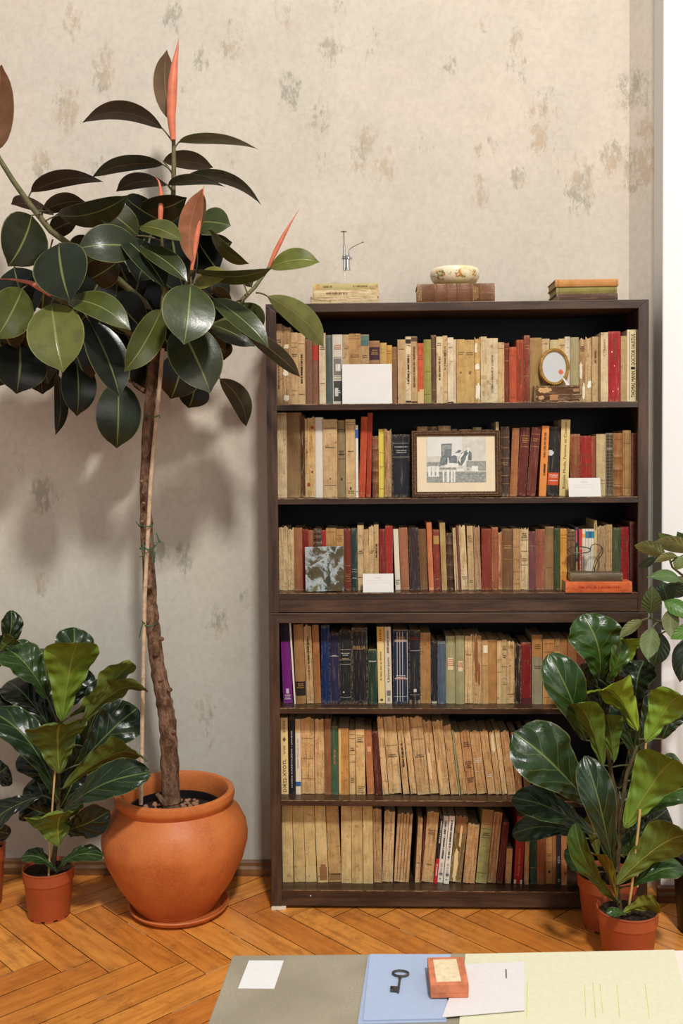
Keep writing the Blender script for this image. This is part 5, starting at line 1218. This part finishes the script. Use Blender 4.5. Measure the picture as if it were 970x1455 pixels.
# left fiddle-leaf fig
pl1 = plant('potted_fiddle_leaf_fig', 70, 1300, 36, 70, 'fiddle-leaf fig in a small terracotta plastic pot left of the large round pot')
y1 = pl1.location.y
stemmed(pl1, [(73,1248,y1),(79,1200,y1),(83,1147,y1),(83,1080,y1),(82,1010,y1),(90,970,y1)], .0075, .004, 'bstem')
stemmed(pl1, [(69,1246,y1-.03),(72,1180,y1-.04),(78,1097,y1-.05),(80,1060,y1-.05)], .0028, .0028, 'stick', 'cane_stake')
F = lambda *a, **k_: leaf(pl1, 'fid', *a, **k_)
Y = y1
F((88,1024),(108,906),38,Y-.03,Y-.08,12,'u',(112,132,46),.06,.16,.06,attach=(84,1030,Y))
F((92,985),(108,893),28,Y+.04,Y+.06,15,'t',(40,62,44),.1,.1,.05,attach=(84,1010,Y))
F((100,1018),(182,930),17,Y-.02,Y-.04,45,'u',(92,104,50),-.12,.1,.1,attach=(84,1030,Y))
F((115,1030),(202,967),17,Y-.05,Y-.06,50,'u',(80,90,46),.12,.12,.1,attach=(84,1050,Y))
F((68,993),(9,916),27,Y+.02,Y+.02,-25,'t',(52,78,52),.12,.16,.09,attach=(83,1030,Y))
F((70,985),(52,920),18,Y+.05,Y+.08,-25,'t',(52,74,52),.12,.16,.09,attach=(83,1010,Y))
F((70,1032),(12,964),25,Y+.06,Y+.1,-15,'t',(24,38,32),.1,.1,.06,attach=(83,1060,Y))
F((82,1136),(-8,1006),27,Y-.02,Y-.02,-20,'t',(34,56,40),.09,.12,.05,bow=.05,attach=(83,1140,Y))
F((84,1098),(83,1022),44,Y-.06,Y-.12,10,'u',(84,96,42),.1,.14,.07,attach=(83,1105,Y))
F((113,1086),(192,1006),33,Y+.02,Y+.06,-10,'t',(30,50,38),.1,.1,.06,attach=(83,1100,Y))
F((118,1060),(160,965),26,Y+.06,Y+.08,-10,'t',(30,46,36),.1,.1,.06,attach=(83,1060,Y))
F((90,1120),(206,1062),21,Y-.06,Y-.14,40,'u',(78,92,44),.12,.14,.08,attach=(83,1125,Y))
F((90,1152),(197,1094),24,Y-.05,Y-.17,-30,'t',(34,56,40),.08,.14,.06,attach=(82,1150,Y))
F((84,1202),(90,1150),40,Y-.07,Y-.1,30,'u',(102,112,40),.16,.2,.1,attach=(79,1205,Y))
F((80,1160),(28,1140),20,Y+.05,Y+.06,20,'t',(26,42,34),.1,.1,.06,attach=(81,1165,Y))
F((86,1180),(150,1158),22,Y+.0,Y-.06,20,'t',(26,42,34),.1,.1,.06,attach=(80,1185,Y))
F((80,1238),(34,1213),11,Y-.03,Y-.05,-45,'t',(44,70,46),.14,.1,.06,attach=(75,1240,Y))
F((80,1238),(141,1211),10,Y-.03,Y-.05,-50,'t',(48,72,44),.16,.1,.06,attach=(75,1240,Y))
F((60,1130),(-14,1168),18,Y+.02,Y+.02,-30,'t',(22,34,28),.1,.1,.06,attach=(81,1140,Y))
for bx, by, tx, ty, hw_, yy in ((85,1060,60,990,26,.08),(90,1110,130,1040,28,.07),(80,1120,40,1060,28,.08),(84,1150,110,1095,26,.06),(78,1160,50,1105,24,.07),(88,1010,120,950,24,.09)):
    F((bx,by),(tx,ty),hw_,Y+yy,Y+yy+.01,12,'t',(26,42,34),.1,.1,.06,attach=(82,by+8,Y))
# plant at the left edge
pl0 = plant('potted_fiddle_leaf_fig', -24, 1284, 32, 84, 'fiddle-leaf fig cut off by the left edge of the photo, dark leaves', )
Y = pl0.location.y; stemmed(pl0, [(-24,1215,Y),(-22,1100,Y),(-14,940,Y)], .0075, .004, 'bstem')
F0 = lambda *a, **k_: leaf(pl0, 'fid', *a, **k_)
F0((2,935),(19,871),15,Y,Y-.02,25,'t',(34,50,34),.1,.14,.07,attach=(-14,960,Y))
F0((0,925),(22,905),13,Y-.06,Y-.08,20,'u',(50,66,40),.1,.1,.06,attach=(-14,960,Y))
F0((-14,960),(4,905),18,Y,Y,10,'t',(24,36,26),.1,.1,.06,attach=(-14,970,Y))
F0((-20,1170),(12,1186),12,Y-.02,Y-.04,30,'t',(24,34,28),.1,.1,.06,attach=(-22,1165,Y))
F0((-20,1110),(10,1090),24,Y,Y,10,'t',(24,36,28),.1,.1,.06,attach=(-22,1120,Y))
F0((-18,1040),(-2,980),24,Y,Y,10,'t',(24,36,28),.1,.1,.06,attach=(-20,1050,Y))
F0((-18,960),(-40,900),24,Y,Y,10,'t',(30,46,34),.1,.1,.06,attach=(-15,965,Y))

# right rear fiddle-leaf fig
pl2 = plant('potted_fiddle_leaf_fig', 862, 1315, 42, 76, 'taller fiddle-leaf fig in the rear terracotta plastic pot beside the bookcase')
Y = pl2.location.y; F2 = lambda *a, **k_: leaf(pl2, 'fid', *a, **k_)
stemmed(pl2, [(862,1248,Y),(868,1200,Y),(878,1145,Y),(868,1100,Y),(862,1060,Y),(868,1000,Y),(872,940,Y)], .0075, .004, 'bstem')
stemmed(pl2, [(905,1260,Y-.03),(912,1120,Y-.04),(918,1047,Y-.05),(926,981,Y-.05)], .0032, .0032, 'stick', 'cane_stake')
F2((850,965),(832,877),37,Y-.02,Y-.06,-15,'t',(50,84,34),.12,.14,.09,bow=.06,attach=(868,980,Y))
F2((832,1052),(786,936),29,Y-.04,Y-.1,-10,'t',(44,76,40),.1,.12,.05,attach=(866,1060,Y))
F2((905,1038),(852,972),28,Y-.08,Y-.14,30,'u',(160,178,60),.16,.2,.1,attach=(872,1040,Y))
F2((893,940),(888,905),22,Y-.02,Y-.05,10,'u',(150,176,56),.1,.14,.1,attach=(870,960,Y))
F2((862,968),(884,915),13,Y-.04,Y-.07,30,'t',(70,104,44),.1,.1,.06,attach=(870,975,Y))
F2((902,1008),(912,938),25,Y+.02,Y+.04,-20,'t',(36,52,28),.1,.16,.12,attach=(870,1015,Y))
F2((835,1140),(740,1044),44,Y-.1,Y-.16,-14,'t',(42,68,44),.08,.12,.06,attach=(870,1150,Y))
F2((842,1185),(735,1130),23,Y-.06,Y-.08,-25,'t',(36,60,40),.1,.12,.06,attach=(868,1195,Y))
F2((828,1190),(731,1182),19,Y+.02,Y+.0,-15,'t',(36,62,42),.12,.12,.09,bow=.08,attach=(866,1205,Y))
F2((848,1240),(806,1212),18,Y-.03,Y-.06,-15,'t',(62,98,44),.16,.12,.06,attach=(864,1240,Y))
F2((846,975),(818,950),17,Y+.02,Y+.04,20,'t',(36,50,28),.1,.1,.08,attach=(866,990,Y))
F2((856,1088),(822,992),22,Y-.1,Y-.14,25,'u',(88,110,44),.08,.2,.06,attach=(866,1090,Y))
F2((872,1082),(862,1010),20,Y-.06,Y-.1,10,'u',(84,108,48),.08,.12,.06,attach=(866,1090,Y))
F2((906,1088),(878,998),18,Y-.02,Y-.04,-15,'t',(34,58,38),.08,.12,.06,attach=(870,1090,Y))
F2((908,1050),(940,990),22,Y+.04,Y+.06,10,'t',(40,62,38),.08,.12,.06,attach=(870,1060,Y))
F2((850,1218),(842,1150),13,Y-.04,Y-.06,20,'u',(88,84,44),.08,.12,.06,attach=(866,1215,Y))
F2((880,1120),(920,1060),20,Y+.04,Y+.06,10,'t',(28,42,30),.08,.12,.06,attach=(870,1120,Y))
F2((858,1020),(846,960),20,Y+.04,Y+.06,10,'t',(28,40,28),.08,.12,.06,attach=(866,1030,Y))
F2((885,1190),(880,1120),22,Y+.02,Y+.04,10,'t',(26,40,30),.08,.12,.06,attach=(870,1180,Y))
F2((940,1050),(960,1000),20,Y+.02,Y+.03,10,'t',(34,50,34),.08,.12,.06,attach=(872,1060,Y))
# right front fiddle-leaf fig
pl3 = plant('potted_fiddle_leaf_fig', 891, 1362, 43, 74, 'fiddle-leaf fig in the foremost terracotta plastic pot at right, behind the table')
Y = pl3.location.y; F3 = lambda *a, **k_: leaf(pl3, 'fid', *a, **k_)
stemmed(pl3, [(882,1302,Y),(877,1270,Y),(876,1240,Y),(880,1190,Y),(882,1150,Y),(890,1100,Y),(905,1060,Y)], .007, .0045, 'bstem')
stemmed(pl3, [(893,1290,Y-.03),(897,1262,Y-.035),(907,1173,Y-.05),(909,1150,Y-.05)], .0032, .0032, 'stick', 'cane_stake')
F3((918,1054),(966,982),29,Y-.03,Y-.08,20,'u',(130,156,56),.1,.14,.08,attach=(905,1062,Y))
F3((888,1176),(958,1072),38,Y-.04,Y-.1,15,'u',(112,138,56),.08,.14,.06,attach=(882,1185,Y))
F3((893,1168),(980,1112),22,Y+.02,Y+.02,-25,'t',(60,92,46),.08,.14,.06,attach=(882,1180,Y))
F3((876,1256),(975,1178),29,Y-.06,Y-.1,25,'u',(92,100,42),.1,.14,.06,attach=(877,1258,Y))
F3((898,1259),(968,1229),16,Y-.02,Y-.04,-35,'t',(56,90,48),.1,.12,.05,attach=(880,1262,Y))
F3((878,1282),(812,1182),14,Y-.04,Y-.08,40,'t',(70,100,46),.08,.2,.06,attach=(880,1285,Y))
F3((876,1278),(845,1205),9,Y-.05,Y-.08,50,'u',(128,104,38),.06,.2,.06,attach=(880,1285,Y))
F3((872,1238),(836,1082),25,Y-.04,Y-.06,-10,'t',(34,58,42),.06,.14,.05,attach=(878,1240,Y))
F3((890,1215),(910,1165),13,Y+.02,Y+.02,10,'t',(56,86,52),.08,.12,.06,attach=(880,1215,Y))
F3((884,1298),(938,1286),12,Y-.05,Y-.08,35,'u',(128,124,46),.16,.14,.08,attach=(881,1300,Y))
F3((888,1300),(864,1296),6,Y-.06,Y-.09,-30,'t',(56,90,46),.12,.1,.06,attach=(881,1300,Y))
F3((886,1218),(882,1180),10,Y+.01,Y+.02,20,'t',(50,80,50),.08,.12,.06,attach=(879,1215,Y))
F3((900,1180),(950,1150),22,Y+.06,Y+.08,10,'t',(26,40,30),.08,.12,.06,attach=(881,1190,Y))
F3((905,1110),(975,1090),24,Y+.04,Y+.06,-10,'t',(64,92,44),.08,.12,.06,attach=(890,1110,Y))
# ficus in a black pot at the right edge
pl4 = plant('potted_ficus', 1001, 1322, 46, 112, 'ficus with pointed grey-green leaves in a black pot at the right edge', 'black')
Y = pl4.location.y; F4 = lambda *a, **k_: leaf(pl4, 'fic', *a, **k_)
stemmed(pl4, [(1001,1210,Y),(1003,1100,Y),(996,950,Y),(992,830,Y),(985,760,Y)], .007, .004, 'bstem')
stemmed(pl4, [(998,900,Y),(960,905,Y-.04),(937,883,Y-.06),(922,878,Y-.07)], .004, .0025, 'bstem', 'twig')
stemmed(pl4, [(996,840,Y),(975,822,Y-.04),(955,806,Y-.06),(950,792,Y-.07)], .004, .0025, 'bstem', 'twig')
stemmed(pl4, [(996,880,Y),(975,868,Y-.03),(955,858,Y-.05)], .004, .0025, 'bstem', 'twig')
GG, LGf, BGf = (96, 112, 72), (158, 166, 104), (92, 136, 48)
F4((945,790),(900,773),11,Y-.08,Y-.12,35,'u',LGf,.08,.1,attach=(950,794,Y-.07))
F4((985,786),(925,769),12,Y-.06,Y-.12,40,'u',(150,160,100),.08,.1,attach=(990,800,Y-.03))
F4((930,792),(906,806),6,Y-.05,Y-.05,40,'t',(56,72,46),.05,.1,attach=(950,794,Y-.07))
F4((962,791),(928,798),6,Y-.1,Y-.13,50,'u',LGf,.08,.1,attach=(952,800,Y-.07))
F4((966,823),(920,819),9,Y-.08,Y-.12,-30,'t',(92,120,66),.1,.1,attach=(975,822,Y-.04))
F4((950,855),(940,826),16,Y-.04,Y-.05,15,'t',(56,80,60),.06,.1,attach=(955,858,Y-.05))
F4((924,872),(926,832),14,Y-.08,Y-.12,10,'t',(84,104,64),.06,.1,attach=(925,879,Y-.07))
F4((943,854),(985,878),12,Y-.08,Y-.12,-20,'t',(84,124,52),.06,.1,attach=(955,858,Y-.05))
F4((954,864),(952,906),12,Y-.1,Y-.12,12,'u',(110,118,76),.06,.1,attach=(955,860,Y-.05))
F4((927,891),(919,938),14,Y-.1,Y-.13,10,'u',GG,.05,.1,attach=(934,884,Y-.06))
F4((913,881),(878,906),8,Y-.08,Y-.1,30,'u',(112,122,72),.06,.1,attach=(922,879,Y-.07))
F4((985,888),(953,908),10,Y-.1,Y-.12,10,'t',BGf,.06,.1,attach=(992,880,Y-.02))
F4((975,905),(966,970),17,Y-.0,Y-.0,10,'t',(40,60,50),.06,.1,attach=(990,900,Y-.0))
F4((962,772),(935,758),8,Y-.0,Y-.02,25,'t',(120,140,60),.06,.1,attach=(985,775,Y))
F4((975,772),(962,756),8,Y-.0,Y-.02,15,'t',(72,104,46),.06,.1,attach=(985,775,Y))
F4((968,790),(960,810),9,Y-.06,Y-.06,20,'t',(120,134,76),.06,.1,attach=(975,790,Y))
F4((940,900),(928,948),16,Y-.02,Y-.02,10,'t',(50,74,48),.06,.1,attach=(950,895,Y-.04))
F4((946,830),(975,846),12,Y-.0,Y-.0,10,'t',(48,66,48),.06,.1,attach=(975,830,Y-.03))
F4((975,820),(960,840),12,Y-.0,Y-.0,10,'t',(104,116,56),.06,.1,attach=(985,820,Y-.02))
F4((960,875),(940,895),12,Y-.0,Y-.0,10,'t',(60,80,50),.06,.1,attach=(975,880,Y-.02))
F4((975,800),(1010,770),14,Y-.0,Y-.0,10,'t',(90,116,60),.06,.1,attach=(990,810,Y-.02))
F4((1000,850),(1040,840),16,Y-.0,Y-.0,10,'t',(90,116,60),.06,.1,attach=(994,850,Y))

# ------------------------------------------------------------------ table in the foreground
TZ = .5
A = atZ(330.5, 1357.3, TZ); B_ = atZ(966, 1351.5, TZ); Cn = atZ(295, 1455, TZ)
ux = (B_-A).normalized(); uy = (Cn-A).normalized()
e = empty('display_table', (A.x+.5, A.y-.3, 0), 'low table covered in taupe board with papers on it, in the foreground', 'table')
def lp(P): return (P.x-e.location.x, P.y-e.location.y)
TL_, TR_ = A, A+ux*1.15; BL_, BR2 = A+uy*.52, A+ux*1.15+uy*.52
k = NT('taupe_board'); c = k.coord(); n = k.noise(c, 8, 5); n2 = k.noise(c, 260, 3); k.base(k.mix(k.ramp(n2, .3, .7), k.mix(k.ramp(n, .35, .65), lin((144, 134, 114)), lin((166, 156, 136))), lin((154, 143, 122))), .85, .2); k.bump(n2, .15, .001)
b = MB(); b.slab([lp(BL_), lp(BR2), lp(TR_), lp(TL_)], TZ-.02, TZ); b.build('tabletop', k.m, e, smooth=False, bevel=.002)
b = MB(); ins = lambda P, a, c_: P+ux*a+uy*c_
b.slab([lp(ins(BL_, .04, -.04)), lp(ins(BR2, -.04, -.04)), lp(ins(TR_, -.04, .04)), lp(ins(TL_, .04, .04))], TZ-.08, TZ-.0205); b.build('apron', M['wood_x'], e, smooth=False)
for P, a, c_ in ((BL_, .05, -.05), (BR2, -.05, -.05), (TR_, -.05, .05), (TL_, .05, .05)):
    q = ins(P, a, c_); x, y = lp(q); b = MB(); b.lathe([(.014, 0), (.016, .01), (.022, TZ-.081)], 16, 0, (x, y, 0)); b.build('leg', M['wood_z'], e)
def sheet(name, pts, z, th, c, label, cat, rough=.75, extra=None):
    P = [atZ(x, y, z) for x, y in pts]; cx = sum(p.x for p in P)/len(P); cy_ = sum(p.y for p in P)/len(P)
    b = MB(); poly = [(p.x-cx, p.y-cy_) for p in P]
    area = sum(poly[i][0]*poly[(i+1) % len(poly)][1]-poly[(i+1) % len(poly)][0]*poly[i][1] for i in range(len(poly)))
    if area < 0: poly = poly[::-1]
    b.slab(poly, 0, th)
    mt = c if isinstance(c, bpy.types.Material) else simple(name+'_paper', c, rough, .2, var=.025, nscale=120)
    o = b.build(name, mt, smooth=False); o.location = (cx, cy_, z+.0002); tag(o, label, cat); return o
def stroke(o, pts, z, w, mat, name='lettering'):
    b = MB(); P = [atZ(x, y, z) for x, y in pts]; P = [Vector((p.x-o.location.x, p.y-o.location.y, z-o.location.z)) for p in P]
    for a, c_ in zip(P, P[1:]):
        d = (c_-a).normalized(); nn = Vector((-d.y, d.x, 0))*w; b.add([a-nn, c_-nn, c_+nn, a+nn], [(0, 1, 2, 3)])
    b.build(name, mat, o, smooth=False)
sheet('paper_card', [(353.5,1365.5),(403,1365.5),(389.5,1405.5),(338,1405)], TZ, .0008, (226, 224, 222), 'white square paper card on the taupe table at left', 'card')
sheet('paper_sheet', [(926,1352.2),(975,1351),(1010,1480),(935,1480)], TZ, .0006, (236, 216, 204), 'pale pinkish paper under the yellow sheet at the right table edge', 'paper')
sheet('envelope', [(523,1358.5),(640,1358.5),(634,1453),(508,1456)], TZ, .0014, (162, 176, 202), 'pale blue lower envelope of two under the iron key', 'envelope')
bl = sheet('envelope', [(525.5,1357),(640,1357.3),(633,1448.5),(516,1451)], TZ+.0018, .0016, (168, 182, 208), 'pale blue upper envelope of two, iron key on top', 'envelope')
sheet('paper_sheet', [(665,1440),(752,1436),(752,1480),(640,1480)], TZ, .0006, (234, 190, 92), 'orange yellow paper edge peeking out below the white sheet', 'paper')
ye = sheet('paper_sheet', [(661,1356.5),(957.5,1350.5),(968,1392),(990,1480),(650,1480)], TZ+.0009, .0012, (219, 215, 184), 'large pale yellow sheet with faint lines on the table', 'paper')
olv = simple('faint_olive_line', (206, 202, 132), .8, .1)
for x0, y0, x1, y1 in ((749,1395,748,1446),(830,1398,832,1446),(876,1398,880,1446),(916,1397,922,1446),(842,1396,846,1446),(852,1398,856,1440)):
    stroke(ye, [(x0, y0), (x1, y1)], TZ+.0024, .0006, olv, 'ruled_line')
wh = sheet('paper_sheet', [(655,1371),(744.5,1367),(745,1436),(628,1446)], TZ+.0042, .0008, (222, 216, 214), 'white sheet on the yellow sheet beside the orange box', 'paper')
stroke(wh, [(718.5, 1377), (719, 1390)], TZ+.0053, .0012, simple('violet_grey_ink', (120, 108, 116), .8, .1))
# little orange box
zb_ = TZ+.0056; P4 = [atZ(x, y, zb_+.0215) for x, y in ((607,1360.5),(658,1359.5),(665.5,1398),(611.5,1399))]
cx = sum(p.x for p in P4)/4; cy_ = sum(p.y for p in P4)/4; e2 = empty('cardboard_box', (cx, cy_, zb_), 'small orange cardboard box with a cream label on the papers', 'box')
q = [(p.x-cx, p.y-cy_) for p in P4][::-1]
if sum(q[i][0]*q[(i+1) % 4][1]-q[(i+1) % 4][0]*q[i][1] for i in range(4)) < 0: q = q[::-1]
M['obox'] = simple('worn_orange_card', (202, 122, 88), .7, .2, var=.2, nscale=60)
b = MB(); b.slab(q, .0, .0165); b.build('tray', M['obox'], e2, smooth=False, bevel=.001)
b = MB(); b.slab([(x*1.012, y*1.012) for x, y in q], .007, .0215); b.build('lid', M['obox'], e2, smooth=False, bevel=.001)
P4b = [atZ(x, y, zb_+.022) for x, y in ((615,1363.5),(648,1362.5),(655,1394),(620,1395))]; b = MB(); qq = [(p.x-cx, p.y-cy_) for p in P4b][::-1]
if sum(qq[i][0]*qq[(i+1) % 4][1]-qq[(i+1) % 4][0]*qq[i][1] for i in range(4)) < 0: qq = qq[::-1]
b.slab(qq, .0214, .0219); b.build('paper_label', simple('cream_label', (228, 206, 170), .8, .15, nscale=90), e2, smooth=False)
# key
zk = TZ+.0038; Pk = atZ(569, 1385, zk); s = pxm(Pk); Pb = atZ(565.5, 1412, zk); e3 = empty('key', (Pk.x, Pk.y, zk), 'old dark iron key lying on the blue envelopes', 'key')
M['iron'] = simple('dark_iron', (92, 88, 84), .4, .5, .7, var=.3, nscale=120)
ax = (Pb-Pk); LK = ax.length; ax.normalize(); nx_ = Vector((-ax.y, ax.x, 0))
if nx_.x < 0: nx_ = -nx_
b = MB(); b.tube([ax*(.0085*math.sin(2*pi*j/32))+nx_*(.0125*math.cos(2*pi*j/32))+Vector((0, 0, .0025)) for j in range(33)], .0017, 8, cap=False); b.build('bow', M['iron'], e3)
z3 = Vector((0, 0, .0027)); b = MB(); b.tube([ax*.009+z3, ax*.012+z3, ax*.0125+z3, ax*.014+z3, ax*.0145+z3, ax*(LK*.8)+z3, ax*LK+z3], [.0018, .002, .003, .003, .0019, .0019, .0018], 12); b.build('shaft', M['iron'], e3)
b = MB(); 
for t0_, t1_, l_ in ((.74, .8, .013), (.8, .88, .009), (.88, .96, .0125)):
    a0, a1 = ax*(LK*t0_), ax*(LK*t1_); d = -nx_*l_; o_ = -nx_*.001
    pl_ = [a0+o_, a1+o_, a1+d, a0+d]; pl_ = [(p.x, p.y) for p in pl_]
    if sum(pl_[i][0]*pl_[(i+1) % 4][1]-pl_[(i+1) % 4][0]*pl_[i][1] for i in range(4)) < 0: pl_ = pl_[::-1]
    b.slab(pl_, .0012, .0038)
b.build('bit', M['iron'], e3, smooth=False)

# ------------------------------------------------------------------ light: high window behind the camera, plus an added fill from the right
def area(name, loc, target, sx_, sy_, power, c):
    l = bpy.data.lights.new(name, 'AREA'); l.shape = 'RECTANGLE'; l.size = sx_; l.size_y = sy_; l.energy = power; l.color = c
    o = bpy.data.objects.new(name, l); COL.objects.link(o); o.location = loc
    o.rotation_euler = (Vector(target)-Vector(loc)).to_track_quat('-Z', 'Y').to_euler(); return o
area('high_window_light', (1.25, -4.3, 6.1), (.3, .2, 1.2), .55, .55, 355, (1., .972, .925))
area('side_fill_light', (3.4, -4.6, 2.4), (.5, .2, 1.2), 2.2, 2., 45, (1., .93, .82))  # weak soft fill, added out of view on the right
wd = bpy.data.worlds.new('room_daylight'); SC.world = wd; wd.use_nodes = True
bg = wd.node_tree.nodes['Background']; bg.inputs[0].default_value = (.98, .99, 1., 1); bg.inputs[1].default_value = .4
vs_ = SC.view_settings; vs_.view_transform = 'Standard'; vs_.look = 'None'; vs_.exposure = 0.; vs_.gamma = 1.; vs_.use_curve_mapping = False
